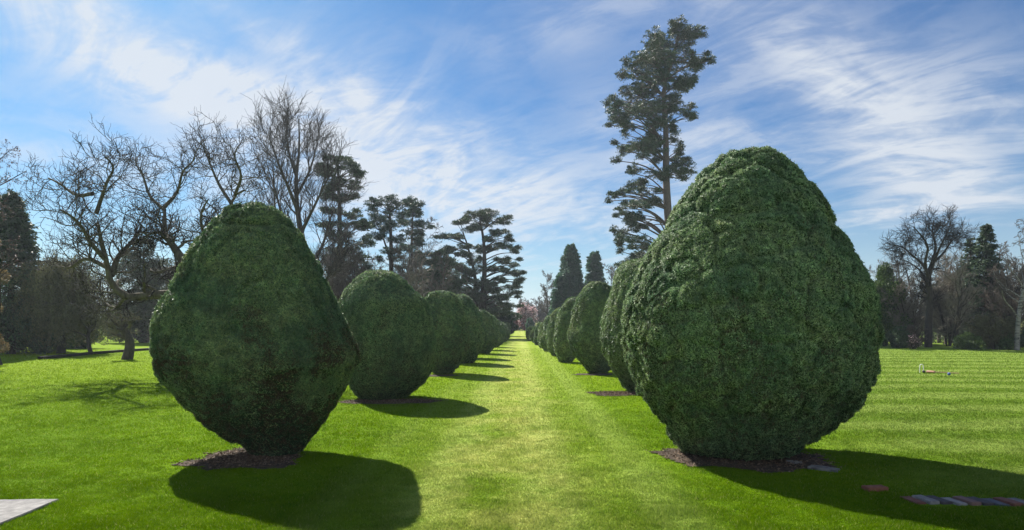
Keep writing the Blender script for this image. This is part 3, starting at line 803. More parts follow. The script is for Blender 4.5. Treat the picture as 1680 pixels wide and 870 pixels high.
clump_tree('ragged_conifer', 'tall dark ragged conifer beside the tall bare tree', 54.0,
    [([(322, 850, 0), (320, 600, 0), (318, 450, 0), (312, 270, 0)], 0.38, 0.08)],
    [(312, 268, 26, 10), (330, 285, 36, 12), (290, 300, 34, 10), (362, 320, 30, 9), (385, 315, 14, 7), (300, 325, 40, 11), (300, 350, 44, 11), (358, 352, 26, 7), (262, 300, 16, 7), (312, 388, 40, 10), (352, 400, 32, 7), (270, 375, 20, 7), (298, 430, 44, 10),
     (352, 448, 34, 9), (300, 480, 36, 10), (362, 498, 44, 9), (402, 490, 24, 7), (312, 530, 44, 12), (380, 540, 40, 9), (330, 580, 54, 12), (400, 592, 34, 11), (320, 630, 52, 13), (390, 640, 50, 14), (290, 600, 36, 12)],
    Conv(400, 130, 2.024), M['conifer'], M['bark_dark'], 35, 'conifer', dens=1.0, ls=0.18)
clump_tree('low_pine', 'low dark pine filling the gap between two taller pines', 60.0,
    [([(640, 830, 0), (640, 700, 0), (638, 590, 0)], 0.26, 0.07)],
    [(638, 585, 20, 9), (620, 605, 36, 11), (668, 600, 24, 9), (640, 630, 50, 13), (600, 650, 40, 12), (680, 650, 40, 12), (640, 680, 60, 14), (700, 690, 30, 14), (660, 715, 60, 14)],
    Conv(400, 130, 2.024), M['conifer'], M['bark_dark'], 36, 'pine', dens=1.1, ls=0.2)

# dense conifers ------------------------------------------------------------
def cone_conifer(name, label, xc, top, base, hw, Y, leafm, seed, layers=34, droop=0.25, dens=1.0, cat='conifer', ls=0.16, power=0.9, lean=0.0, skirt=0.03, group=None):
    rng = np.random.default_rng(seed)
    X0 = (xc - 840) / F_PX * Y
    z_top = CAM_H + (HZN - top) / F_PX * Y
    bz = base_z(X0, Y)
    H = z_top - bz; Rm = hw / F_PX * Y
    root = thing(name, label, cat, (X0, Y, bz), group)
    G = Geo()
    stem = spline([(X0, Y, bz - 0.1), (X0 + lean * 0.5, Y, bz + H * 0.5), (X0 + lean, Y, z_top)], 14)
    V_, F_ = tubes(stem[None], np.linspace(0.025 * H, 0.02, 14)[None], 8); G.add(V_, F_)
    n = layers * 9
    f = skirt + (0.995 - skirt) * rng.random(n) ** 0.9
    a = rng.random(n) * 6.283
    rr = Rm * (1 - f) ** power * (0.62 + 0.5 * rng.random(n)) * (1 + 0.22 * np.sin(a * 2 + seed) + 0.2 * vnoise(np.stack([a * 1.5, f * 9, f * 0], -1), 1, seed)) + 0.12
    zs = bz + f * H
    cx = X0 + lean * f
    s0 = np.stack([cx, np.full(n, Y), zs], -1)
    tip = s0 + np.stack([np.cos(a) * rr, np.sin(a) * rr, -droop * rr + 0.10 * rng.normal(size=n)], -1)
    midp = (s0 + tip) / 2 + np.array([0, 0, 1.0]) * (0.12 * rr)[:, None]
    Q = np.stack([s0 * (1 - u) ** 2 + 2 * u * (1 - u) * midp + tip * u * u for u in np.linspace(0, 1, 6)], 1)
    V_, F_ = tubes(Q, np.linspace(0.03, 0.008, 6)[None] * np.ones((n, 1)), 3); G.add(V_, F_)
    G.part('trunk', [M['bark_dark']], root)
    per = int(80 * dens)
    u = rng.random((n, per)) ** 0.6
    i = np.clip((u * 5).astype(int), 0, 4); fr = (u * 5 - i)[..., None]
    pos = Q[np.arange(n)[:, None], i] * (1 - fr) + Q[np.arange(n)[:, None], i + 1] * fr
    sp = (0.10 + 0.26 * rr[:, None] * (1.15 - u))[..., None]
    pos = pos + rng.normal(size=pos.shape) * sp * [0.55, 0.55, 0.30]
    D = (tip - s0)[:, None] / np.maximum(rr, 0.1)[:, None, None] + np.array([0, 0, -0.3])
    pos = pos.reshape(-1, 3); pos[:, 2] = np.maximum(pos[:, 2], bz + 0.05)
    Vv, Ff = leaves(pos, np.broadcast_to(D, (n, per, 3)).reshape(-1, 3), ls, ls * 0.42, rng, 0.45)
    part('crown', Vv, [Ff], leafm, root)
    return root

cone_conifer('dark_conifer', 'tall dark conifer at the left edge of the photo', 18, 316, 590, 72, 33.0, M['conifer'], 41, layers=46, dens=1.2, ls=0.15, power=0.55, droop=0.35)
cone_conifer('cypress', 'large dense cypress right of the vista', 936, 402, 545, 42, 84.0, M['cypress'], 42, layers=64, dens=1.6, ls=0.28, power=0.66, droop=0.05, lean=0.0)
cone_conifer('cypress', 'rounder cypress just right of the large one', 975, 414, 545, 25, 88.0, M['cypress'], 43, layers=50, dens=1.6, ls=0.28, power=0.45, droop=0.0)
cone_conifer('cypress', 'short cypress leaning on the left flank of the large one', 920, 452, 545, 18, 82.0, M['cypress'], 44, layers=36, dens=1.4, ls=0.28, power=0.5, droop=0.0)
cone_conifer('ivy_clad_conifer', 'tallest dark conifer of the right wood, with a forked green tip', 1618, 370, 575, 40, 46.0, M['conifer'], 45, layers=34, dens=0.9, ls=0.15, power=0.70, droop=0.15)
cone_conifer('ivy_clad_conifer', 'shorter dark conifer left of the tallest one on the right', 1592, 392, 575, 26, 47.0, M['conifer'], 46, layers=26, dens=0.8, ls=0.15, power=0.70, droop=0.15)

# upright evergreen mounds ---------------------------------------------------
def mound(name, label, xc, top, base, hw, Y, leafm, seed, n=18000, ls=0.12, cat='shrub', lumps=16, stems=6, flat=1.0, group=None, spiky=0.0):
    """a leafy bush or low tree: overlapping uneven leaf clumps on several stems"""
    rng = np.random.default_rng(seed)
    X0 = (xc - 840) / F_PX * Y; bz = base_z(X0, Y)
    zt = CAM_H + (HZN - top) / F_PX * Y; H = zt - bz; Rm = hw / F_PX * Y
    root = thing(name, label, cat, (X0, Y, bz), group)
    d = unit(rng.normal(size=(lumps, 3))); rad = rng.random(lumps) ** 0.5
    cl = np.stack([X0 + d[:, 0] * rad * Rm * 0.72, Y + d[:, 1] * rad * Rm * 0.72, bz + H * (0.12 + 0.68 * rng.random(lumps) * (1 - 0.25 * rad))], -1)
    cl[0] = (X0, Y, bz + H * 0.84)
    cr = np.minimum(Rm, H) * (0.22 + 0.20 * rng.random(lumps))
    k = rng.integers(0, lumps, n)
    dd = unit(rng.normal(size=(n, 3)))
    pos = cl[k] + dd * (cr[k] * (0.55 + 0.45 * rng.random(n) ** 0.5))[:, None] * [1, 1, flat]
    pos[:, 2] += spiky * (rng.random(n) ** 3) * cr[k]
    pos[:, 2] = np.clip(pos[:, 2], bz + 0.03, zt + 0.1)
    Vv, Ff = leaves(pos, dd + [0, 0, 0.3 + spiky], ls, ls * 0.5, rng, 0.5)
    S = np.stack([spline([(X0 + rng.normal() * 0.1, Y + rng.normal() * 0.1, bz - 0.05), (cl[j] + [X0, Y, bz]) / 2 + rng.normal(size=3) * 0.08, cl[j]], 7) for j in range(min(stems, lumps))])
    SV, SF = tubes(S, np.linspace(0.018 * H + 0.02, 0.012, 7)[None] * np.ones((len(S), 1)), 5)
    part('trunk', SV, [SF], M['bark_dark'], root, smooth=True)
    part('crown', Vv, [Ff], leafm, root)
    return root

mound('holm_oak', 'dark evergreen tree with upright tufts right of the largest yew', 1452, 430, 575, 42, 47.0, M['broad'], 51, 34000, 0.17, 'tree', 26, spiky=0.9)
mound('evergreen_tree', 'dull green evergreen behind the trunk of the small thick tree', 236, 376, 560, 62, 52.0, M['dull'], 52, 46000, 0.15, 'tree', 34)
mound('rhododendron', 'green shrub under the bare oak at the lawn edge', 1588, 549, 577, 24, 39.0, M['broad'], 53, 9000, 0.10)
mound('rhododendron', 'low green shrub at the foot of the tall conifer on the right', 1646, 545, 577, 26, 38.5, M['broad'], 54, 9000, 0.10)
mound('laurel', 'dark shrub beside the pale leaning trunk', 1690, 540, 578, 24, 40.5, M['conifer'], 55, 9000, 0.11)
mound('laurel', 'dark wide shrub below the upright tufted evergreen', 1478, 540, 574, 26, 41.0, M['conifer'], 56, 9000, 0.11)
mound('laurel', 'small dark shrub left of the pink seedling', 1442, 548, 572, 16, 44.0, M['conifer'], 57, 5000, 0.10)
mound('laurel', 'black green thicket at the foot of the left conifer', 62, 500, 590, 60, 35.0, M['conifer'], 58, 16000, 0.12)
mound('laurel', 'dark thicket behind the weeping tree', 130, 525, 582, 40, 40.0, M['conifer'], 59, 12000, 0.12)
mound('round_shrub', 'round dark green shrub at the end of the right yew row', 869, 523, 543, 9, 112.0, M['cypress'], 60, 6000, 0.25)
mound('clipped_shrub', 'dark shrub above the far left yews', 813, 519, 545, 18, 86.0, M['cypress'], 61, 8000, 0.25)
mound('red_shrub', 'dull red shrub left of the dark gap at the end of the path', 843, 519, 543, 10, 120.0, M['red'], 62, 6000, 0.25)
mound('red_shrub', 'red shrub right of the dark gap at the end of the path', 860, 518, 543, 7, 121.0, M['red'], 63, 4500, 0.22)
mound('yew_hedge', 'dark hedge closing the far end of the path', 852, 524, 544, 13, 124.0, M['cypress'], 64, 7000, 0.25, 'hedge')
mound('low_conifer', 'dark layered conifer under the broad pine', 822, 498, 545, 34, 76.0, M['conifer'], 65, 22000, 0.22, 'conifer', flat=0.4, lumps=26)
mound('low_conifer', 'shadowy conifer under the left side of the broad pine', 762, 470, 545, 44, 74.0, M['dull'], 66, 26000, 0.2, 'conifer', flat=0.6, lumps=28)
mound('low_conifer', 'dusky conifer behind the third left yew', 716, 440, 545, 44, 72.0, M['dull'], 67, 26000, 0.2, 'conifer', flat=0.6, lumps=28)

# bare trees -----------------------------------------------------------------
def B(per, t0, t1, a0, a1, l0, l1, rr, n=6, wob=0.12, up=0.05, **k):
    return dict(per=per, t0=t0, t1=t1, ang=(a0, a1), ln=(l0, l1), rr=rr, n=n, wob=wob, up=up, **k)

def simple_bare(name, label, xc, top, base_y, Y, seed, bark, twig, kind='oak', hw=None, r=0.2, cat='tree', leaf=None, lean=0.0, group=None, dens=1.0):
    X0 = (xc - 840) / F_PX * Y; bz = base_z(X0, Y)
    zt = CAM_H + (HZN - top) / F_PX * Y; H = zt - bz
    rng = np.random.default_rng(seed)
    st = [(X0, Y, bz - 0.1), (X0 + lean * 0.3 + rng.normal() * 0.1, Y, bz + H * 0.3), (X0 + lean * 0.7 + rng.normal() * 0.15, Y, bz + H * 0.6), (X0 + lean, Y, bz + H * 0.9)]
    mr = 0.00030 * Y
    if kind == 'oak':
        st = st[:3]
        tr = [(st, r, r * 0.55)]
        sp = [B(9, 0.50, 1.0, 20, 62, 0.50, 0.68, 0.6, 9, 0.15, 0.07, tpow=3), B(7, 0.25, 1.0, 25, 60, 0.45, 0.65, 0.55, 7, 0.16, 0.05), B(int(6 * dens), 0.2, 1.0, 25, 60, 0.45, 0.7, 0.55, 6, 0.18, 0.05, minr=mr), B(int(6 * dens), 0.15, 1.0, 20, 60, 0.4, 0.7, 0.55, 4, 0.2, 0.05, minr=mr)]
    elif kind == 'upright':
        tr = [(st, r, r * 0.15)]
        sp = [B(22, 0.15, 0.97, 28, 50, 0.28, 0.42, 0.5, 8, 0.07, 0.10), B(7, 0.2, 1.0, 25, 50, 0.3, 0.5, 0.55, 6, 0.1, 0.08, minr=mr), B(int(7 * dens), 0.1, 1.0, 20, 50, 0.3, 0.6, 0.6, 4, 0.14, 0.04, minr=mr)]
    elif kind == 'birch':
        tr = [(st, r, r * 0.12)]
        sp = [B(20, 0.25, 0.98, 30, 60, 0.26, 0.40, 0.4, 8, 0.09, 0.05), B(8, 0.2, 1.0, 25, 60, 0.3, 0.5, 0.5, 6, 0.14, -0.04, minr=mr), B(int(7 * dens), 0.1, 1.0, 20, 60, 0.4, 0.7, 0.6, 5, 0.14, -0.12, minr=mr)]
    elif kind == 'bush':
        tr = []
        m_ = 9
        for q in range(m_):
            a = rng.random() * 6.28; rad = (hw or 20) / F_PX * Y
            e = rng.random() ** 0.5
            tr.append(([(X0 + 0.1 * math.cos(a), Y + 0.1 * math.sin(a), bz - 0.05), (X0 + 0.45 * rad * e * math.cos(a), Y + 0.45 * rad * e * math.sin(a), bz + H * 0.45), (X0 + 0.85 * rad * e * math.cos(a), Y + 0.85 * rad * e * math.sin(a), bz + H * (0.92 - 0.25 * e))], r, r * 0.3))
        sp = [B(10, 0.08, 1.0, 25, 65, 0.35, 0.55, 0.5, 7, 0.13, 0.04), B(8, 0.1, 1.0, 20, 60, 0.4, 0.6, 0.6, 5, 0.16, 0.04, minr=mr), B(int(7 * dens), 0.1, 1.0, 20, 60, 0.4, 0.7, 0.6, 4, 0.2, 0.02, minr=mr)]
    return bare_tree(name, label, (X0, Y, bz), tr, sp, bark, twig, seed, cat, group, leaf=leaf, coarse=1)

# the crooked tree behind the nearest left yew: guide limbs read at 19.5 m, twigs grown on them
YC = 19.5
def c_(x, y, d=0.0): return px(x, y, YC + d) * 1.0
base = np.array([(335 - 840) / F_PX * YC, YC, 0.0])
guides = [
    ([base + [0, 0, -0.1], c_(338, 560), c_(330, 500), c_(318, 455), c_(300, 428)], 0.26, 0.17),
    ([c_(330, 500), c_(300, 486, -.2), c_(250, 484, -.4), c_(205, 486, -.6), c_(183, 465, -.7), c_(175, 430, -.8), c_(165, 390, -.9), c_(158, 350, -1.0), c_(150, 312, -1.0)], 0.17, 0.035),
    ([c_(183, 452, -.7), c_(195, 420, -.3), c_(215, 398, 0), c_(232, 372, .2), c_(235, 352, .4)], 0.09, 0.035),
    ([c_(172, 425, -.8), c_(150, 400, -1.2), c_(128, 365, -1.6), c_(100, 345, -2), c_(72, 338, -2.3)], 0.075, 0.025),
    ([c_(178, 440, -.8), c_(140, 425, -.6), c_(110, 440, -.4), c_(85, 430, -.3)], 0.07, 0.025),
    ([c_(158, 350, -1), c_(175, 300, -1.3), c_(185, 272, -1.6), c_(165, 250, -1.9), c_(150, 240, -2)], 0.06, 0.02),
    ([c_(152, 318, -1), c_(125, 320, -.6), c_(95, 300, -.4), c_(62, 285, -.2)], 0.06, 0.02),
    ([c_(300, 428), c_(285, 405, .2), c_(272, 385, .4), c_(270, 345, .6), c_(268, 328, .8)], 0.14, 0.04),
    ([c_(270, 345, .6), c_(245, 320, 1.1), c_(235, 290, 1.4), c_(222, 262, 1.7), c_(230, 238, 1.9)], 0.06, 0.018),
    ([c_(270, 340, .6), c_(292, 312, .2), c_(300, 282, 0), c_(318, 262, -.3), c_(325, 240, -.5)], 0.06, 0.018),
    ([c_(320, 460), c_(345, 410, .8), c_(366, 370, 1.2), c_(378, 340, 1.4), c_(385, 322, 1.5), c_(415, 310, 1.6), c_(438, 320, 1.6)], 0.13, 0.03),
    ([c_(380, 335, 1.4), c_(358, 300, 1.9), c_(345, 270, 2.2), c_(330, 235, 2.5), c_(312, 212, 2.6)], 0.06, 0.018),
    ([c_(385, 322, 1.5), c_(395, 285, 1.0), c_(385, 255, .7), c_(402, 225, .4)], 0.055, 0.018),
    ([c_(285, 405, .2), c_(260, 380, -.4), c_(240, 385, -.8), c_(222, 370, -1.2)], 0.06, 0.02),
    ([c_(318, 455), c_(335, 400, -1), c_(330, 350, -1.6), c_(345, 320, -2), c_(352, 295, -2.2)], 0.08, 0.02),
    ([c_(205, 486, -.6), c_(190, 505, -.2), c_(165, 492, 0.2), c_(150, 480, 0.4)], 0.06, 0.02)]
bare_tree('crooked_tree', 'bare crooked spreading tree with a heavy bent limb behind the nearest left yew', tuple(base), trim(guides, 0.86),
          [B(13, 0.22, 1.0, 35, 80, 0.6, 1.35, 0.42, 9, 0.24, 0.06, lenabs=True, minr=0.012), B(7, 0.12, 1.0, 30, 75, 0.3, 0.70, 0.55, 7, 0.30, 0.08, lenabs=True, minr=0.008), B(5, 0.15, 1.0, 30, 65, 0.14, 0.40, 0.6, 5, 0.25, 0.12, lenabs=True, minr=0.0055)],
          M['bark_moss'], M['twig_dark'], 71, coarse=1)

# tall bare tree
YT = 42.0
def t_(x, y, d=0.0): return px(x, y, YT + d)
bt = np.array([(520 - 840) / F_PX * YT, YT, 0.0])
guides = [([bt + [0, 0, -0.1], t_(514, 470), t_(500, 410), t_(488, 345), t_(486, 290), t_(491, 245), t_(490, 195)], 0.34, 0.03),
          ([t_(505, 430), t_(480, 395, 1), t_(462, 350, 1.5), t_(448, 300, 2), t_(430, 250, 2.2), t_(415, 205, 2.4)], 0.17, 0.02),
          ([t_(488, 345), t_(470, 300, -1), t_(452, 255, -1.5), t_(440, 210, -2), t_(445, 175, -2)], 0.13, 0.02),
          ([t_(487, 320), t_(508, 280, 1), t_(520, 235, 1.5), t_(525, 195, 2)], 0.12, 0.02),
          ([t_(495, 380), t_(520, 330, -1), t_(540, 290, -1.5), t_(560, 262, -2), t_(575, 235, -2)], 0.12, 0.02),
          ([t_(508, 440), t_(530, 400, 1), t_(545, 350, 1.4), t_(560, 320, 1.8), t_(580, 290, 2)], 0.13, 0.02),
          ([t_(516, 490), t_(540, 450, -.8), t_(556, 410, -1.2), t_(575, 380, -1.5)], 0.12, 0.02),
          ([t_(486, 290), t_(474, 250, .4), t_(470, 205, .6), t_(478, 170, .6)], 0.09, 0.015),
          ([t_(514, 470), t_(500, 440, -2), t_(470, 420, -2.6), t_(440, 380, -3), t_(415, 330, -3.2)], 0.13, 0.02)]
bare_tree('tall_bare_tree', 'tallest bare tree, with upswept branches, right of the crooked tree', tuple(bt), trim(guides, 0.79),
          [B(16, 0.25, 1.0, 22, 52, 1.0, 2.4, 0.45, 8, 0.09, 0.09, lenabs=True, minr=0.018), B(8, 0.2, 1.0, 22, 50, 0.5, 1.2, 0.5, 6, 0.12, 0.08, lenabs=True, minr=0.013), B(5, 0.2, 1.0, 20, 50, 0.3, 0.9, 0.6, 4, 0.15, 0.06, lenabs=True, minr=0.010)],
          M['bark'], M['twig_dark'], 72, coarse=1)
simple_bare('bare_tree', 'slimmer bare tree standing left of the tallest one', 448, 235, 560, 46, 73, M['bark'], M['twig_dark'], 'upright', r=0.22)

# right side
YO = 42.0
def o_(x, y, d=0.0): return px(x, y, YO + d)
bo = np.array([(1523 - 840) / F_PX * YO, YO, 0.0])
guides = [([bo + [0, 0, -0.1], o_(1523, 540), o_(1526, 490), o_(1524, 450), o_(1530, 432)], 0.24, 0.15),
          ([o_(1524, 450), o_(1512, 432), o_(1495, 418, .5), o_(1480, 405, 1), o_(1466, 402, 1.2)], 0.10, 0.03),
          ([o_(1524, 460), o_(1518, 430, -.5), o_(1522, 405, -.8), o_(1510, 385, -1), o_(1498, 372, -1.2)], 0.11, 0.03),
          ([o_(1530, 432), o_(1535, 405), o_(1530, 380, .4), o_(1532, 362, .5)], 0.11, 0.02),
          ([o_(1530, 432), o_(1548, 415, .6), o_(1560, 398, 1), o_(1578, 382, 1.2)], 0.10, 0.02),
          ([o_(1528, 440), o_(1545, 400, -1), o_(1555, 380, -1.5), o_(1560, 365, -2)], 0.09, 0.02),
          ([o_(1526, 470), o_(1505, 440, 1.4), o_(1490, 430, 2), o_(1475, 425, 2.4)], 0.08, 0.02)]
bare_tree('bare_oak', 'dark domed bare oak rising over the right wood', tuple(bo), guides,
          [B(12, 0.45, 1.0, 30, 75, 0.6, 1.25, 0.45, 7, 0.17, 0.04, lenabs=True, minr=0.016), B(8, 0.15, 1.0, 25, 70, 0.35, 0.8, 0.5, 5, 0.2, 0.04, lenabs=True, minr=0.011), B(7, 0.2, 1.0, 25, 60, 0.2, 0.5, 0.6, 4, 0.2, 0.04, lenabs=True, minr=0.008)],
          M['bark_dark'], M['twig_dark'], 74, coarse=1)
simple_bare('leaning_birch', 'pale trunked birch leaning at the right edge of the photo', 1668, 350, 577, 37.5, 75, M['bark_birch'], M['twig'], 'birch', r=0.15, lean=0.9)
simple_bare('grey_bare_tree', 'slender grey bare tree between the oak and the dark conifers', 1571, 425, 576, 40, 76, M['bark'], M['twig_pale'], 'upright', r=0.13)
simple_bare('grey_bare_tree', 'taller grey bare tree behind the leaning birch', 1640, 395, 560, 50, 77, M['bark'], M['twig'], 'birch', r=0.15)
simple_bare('bare_thicket', 'pale grey bare thicket left of the bare oak', 1492, 446, 570, 46, 78, M['bark'], M['twig_pale'], 'bush', hw=42, r=0.05, dens=1.5)
simple_bare('bare_thicket', 'tawny bare thicket right of the bare oak', 1556, 440, 572, 44, 79, M['bark'], M['twig_pale'], 'bush', hw=42, r=0.05, dens=1.5)
simple_bare('bare_thicket', 'grey brown thicket behind the evergreen with upright tufts', 1446, 462, 565, 50, 80, M['bark'], M['twig'], 'bush', hw=40, r=0.05, dens=1.3)
simple_bare('dome_shrub', 'small domed olive bare tree before the dark conifers', 1634, 514, 577, 38.5, 81, M['bark'], M['twig_olive'], 'bush', hw=36, r=0.05, leaf=(M['weep'], 6000, 0.07, 0.05))
simple_bare('bare_thicket', 'dark brown thicket at the right edge of the photo', 1664, 420, 570, 44, 82, M['bark'], M['twig'], 'bush', hw=44, r=0.06, dens=1.4)
simple_bare('bare_thicket', 'low dark thicket at the lawn edge left of the oak trunk', 1500, 530, 574, 41, 83, M['bark_dark'], M['twig'], 'bush', hw=22, r=0.03)
simple_bare('pink_seedling', 'tiny pink flowering tree at the foot of the right wood', 1500, 548, 577, 39, 84, M['bark_dark'], M['twig'], 'bush', hw=8, r=0.02, leaf=(M['pink'], 500, 0.06, 0.05))

# left side
simple_bare('thick_trunk_tree', 'small bare tree with a stout pale trunk on the left lawn', 208, 500, 591, 28.0, 85, M['bark'], M['twig_olive'], 'oak', r=0.24, dens=1.3)
simple_bare('thin_trunk_tree', 'small slender bare tree left of the stout trunk', 150, 492, 583, 32.5, 86, M['bark_dark'], M['twig_olive'], 'oak', r=0.11, dens=1.0)

def weeping(label, xc, top, base_y, hw, Y, seed):
    rng = np.random.default_rng(seed)
    X0 = (xc - 840) / F_PX * Y; H = CAM_H + (HZN - top) / F_PX * Y; Rm = hw / F_PX * Y
    root = thing('weeping_tree', label, 'tree', (X0, Y, 0))
    G = Geo()
    stem = spline([(X0, Y, -0.1), (X0 + 0.1, Y, H * 0.5), (X0 - 0.1, Y, H * 0.9)], 10)
    V_, F_ = tubes(stem[None], np.linspace(0.22, 0.08, 10)[None], 8); G.add(V_, F_)
    n = 90
    a = rng.random(n) * 6.283; f = rng.random(n)
    s0 = stem[np.clip((4 + 5 * f).astype(int), 0, 9)]
    rr = Rm * (0.35 + 0.65 * rng.random(n)) * (1.0 - 0.45 * f)
    tip = s0 + np.stack([np.cos(a) * rr, np.sin(a) * rr, -0.05 * rr + 0.2 * rng.random(n)], -1)
    Q = np.stack([s0 * (1 - u) + tip * u + np.array([0, 0, 0.9]) * np.sin(u * 2.2) * 0.6 for u in np.linspace(0, 1, 7)], 1)
    V_, F_ = tubes(Q, np.linspace(0.05, 0.015, 7)[None] * np.ones((n, 1)), 4); G.add(V_, F_)
    G.part('trunk', [M['bark_dark']], root, smooth=True)
    P, R = branch_out(Q, np.full(Q.shape[:2], 0.012), 16, 0.25, 1.0, (50, 110), (0.9, 2.6), 0.8, 9, 0.10, -0.45, rng, lenabs=True, minr=0.008)
    P[..., 2] = np.maximum(P[..., 2], 0.35 + 0.4 * rng.random((len(P), 1)))
    T2 = Geo(); V_, F_ = tubes(P, R, 3); T2.add(V_, F_)
    m_ = 52000
    k = rng.integers(0, len(P), m_); j = rng.integers(1, 9, m_)
    Vv, Ff = leaves(P[k, j] + rng.normal(size=(m_, 3)) * 0.06, np.tile([0, 0, -1.0], (m_, 1)), 0.11, 0.035, rng, 0.4)
    T2.add(Vv, Ff, 1)
    T2.part('crown', [M['twig_olive'], M['weep']], root)
weeping('broad drooping olive brown tree beside the left conifer', 100, 412, 582, 78, 33.5, 87)

simple_bare('budding_tree', 'budding tree at the left edge, its twigs hanging over the dark conifer', -48, 180, 600, 21, 88, M['bark_dark'], M['twig_dark'], 'birch', r=0.2, leaf=(M['bud'], 9000, 0.045, 0.03), lean=0.0, dens=0.6)
mound('copper_shrub', 'orange brown leafy shrub tree at the very left edge', -14, 360, 560, 30, 24.0, M['orange'], 89, 5000, 0.075, 'tree', 12)

simple_bare('bare_thicket', 'grey bare thicket behind the second left yew', 572, 392, 545, 50, 90, M['bark'], M['twig'], 'bush', hw=56, r=0.06, dens=1.4)
simple_bare('bare_thicket', 'brownish bare thicket between the blue green pine and the second left yew', 650, 455, 545, 56, 91, M['bark'], M['twig'], 'bush', hw=52, r=0.06)
simple_bare('bare_thicket', 'dusky bare thicket right of the slim pine', 718, 462, 545, 60, 92, M['bark'], M['twig'], 'bush', hw=42, r=0.06)
simple_bare('far_birch', 'fine twigged bare birch behind the slim pine', 694, 352, 545, 68, 93, M['bark'], M['twig'], 'birch', r=0.16)
simple_bare('far_birch', 'hazy bare birch left of the large cypress', 897, 446, 545, 105, 94, M['bark'], M['twig'], 'birch', r=0.2)
simple_bare('far_birch', 'bare tree between the round cypress and the tall pine', 1003, 428, 545, 95, 95, M['bark'], M['twig'], 'birch', r=0.2)
simple_bare('cherry_tree', 'pink flowering cherry at the far end of the path', 863, 500, 543, 122, 96, M['bark_dark'], M['twig'], 'bush', hw=14, r=0.05, leaf=(M['pink'], 4200, 0.24, 0.3))
simple_bare('bare_thicket', 'bare thicket behind the flowering cherry', 880, 486, 540, 135, 97, M['bark'], M['twig'], 'bush', hw=34, r=0.08)

# distant woods closing the view ----------------------------------------------
def wood(name, label, xs_, Y, h, seed, mats, n=70, nl=20000, ls=0.3, depth=7, minr=0.012, clump=0.3):
    """many bare crowns seen as one mass, with some evergreen growth low down"""
    rng = np.random.default_rng(seed)
    X = rng.uniform(xs_[0], xs_[1], n); Yk = Y + rng.normal(size=n) * depth
    Hh = h * (0.6 + 0.5 * rng.random(n)); bz = terrain(X, Yk)
    u = np.linspace(0, 1, 8)
    wob = rng.normal(size=(n, 1, 3)) * np.array([0.06, 0.06, 0]) * Hh[:, None, None] * u[None, :, None] ** 2
    P = np.stack([X, Yk, bz - 0.1], -1)[:, None] + u[None, :, None] * np.array([0, 0, 0.85]) * Hh[:, None, None] + wob
    R = (0.016 * Hh)[:, None] * np.linspace(1, 0.3, 8)[None]
    G = Geo(); V_, F_ = tubes(P, R, 5); G.add(V_, F_, 0)
    for li, (per, l0, l1) in enumerate(((14, 0.3, 0.45), (8, 0.35, 0.6), (7, 0.4, 0.7))):
        P, R = branch_out(P, R, per, 0.12, 1.0, (28, 62), (l0, l1), 0.5, (7, 5, 4)[li], 0.13, 0.05, rng, minr=minr)
        V_, F_ = tubes(P, R, 3); G.add(V_, F_, (np.arange(len(F_)) * 7 // max(1, len(F_) // 3)) % 2)
    k = rng.integers(0, n, nl); d = unit(rng.normal(size=(nl, 3)))
    cz = rng.random(nl) ** 1.6 * 0.6
    r_ = Hh[k] * clump * (1.1 - cz)
    pos = np.stack([X[k] + d[:, 0] * r_, Yk[k] + d[:, 1] * r_, bz[k] + 0.15 + Hh[k] * cz], -1)
    V_, F_ = leaves(pos, d + [0, 0, 0.5], ls, ls * 0.4, rng); G.add(V_, F_, 2)
    mi = [m_ for m_ in G.M]
    tag(link(name, make_mesh(name, np.concatenate(G.V), G.F, mats, mi)), label, 'wood', None, 'stuff')
wood('distant_wood', 'far line of bare and evergreen trees beyond the left lawn', (-120, -8), 92, 9.0, 101, [M['twig_olive'], M['twig'], M['dull']], 80, 30000, 0.3, minr=0.018)
wood('distant_wood', 'far line of bare trees beyond the right lawn', (27, 75), 58, 8.0, 102, [M['twig'], M['twig_pale'], M['dull']], 85, 34000, 0.2, minr=0.014)
wood('distant_wood', 'hazy far wood on the rise behind the cherry', (-70, 130), 205, 8.5, 103, [M['twig'], M['twig_pale'], M['dull']], 70, 16000, 0.5, minr=0.035, depth=12)
wood('distant_undergrowth', 'purplish scrub beyond the low wall on the left', (-62, -26), 55, 2.6, 104, [M['twig_pale'], M['bud'], M['bud']], 60, 9000, 0.14, depth=4)
wood('distant_undergrowth', 'grey brown brush under the pines beyond the left row', (-27, -5), 57, 8.0, 105, [M['twig'], M['twig_pale'], M['dull']], 85, 90000, 0.15, depth=4, minr=0.014)

# ------------------------------------------------------------------ small things
def chamfer_box(cx, cy, cz, sx, sy, sz, rot=0.0, c=0.006, rough=0.0, seed=0, sub=4):
    """slightly worn block"""
    import bmesh
    bm = bmesh.new()
    bmesh.ops.create_cube(bm, size=1.0)
    bmesh.ops.scale(bm, vec=(sx, sy, sz), verts=bm.verts)
    bmesh.ops.bevel(bm, geom=bm.edges[:], offset=c, segments=2, affect='EDGES')
    if sub:
        bmesh.ops.subdivide_edges(bm, edges=[e for e in bm.edges if e.calc_length() > 0.04], cuts=sub, use_grid_fill=True)
    bm.verts.ensure_lookup_table()
    V = np.array([v.co[:] for v in bm.verts])
    F3 = [[v.index for v in f.verts] for f in bm.faces]
    bm.free()
    if rough:
        V = V + rough * np.stack([vnoise(V, 18, seed), vnoise(V, 18, seed + 1), vnoise(V, 18, seed + 2)], -1)
    cr, sr = math.cos(rot), math.sin(rot)
    V = np.stack([cx + V[:, 0] * cr - V[:, 1] * sr, cy + V[:, 0] * sr + V[:, 1] * cr, cz + V[:, 2]], -1)
    return V, F3

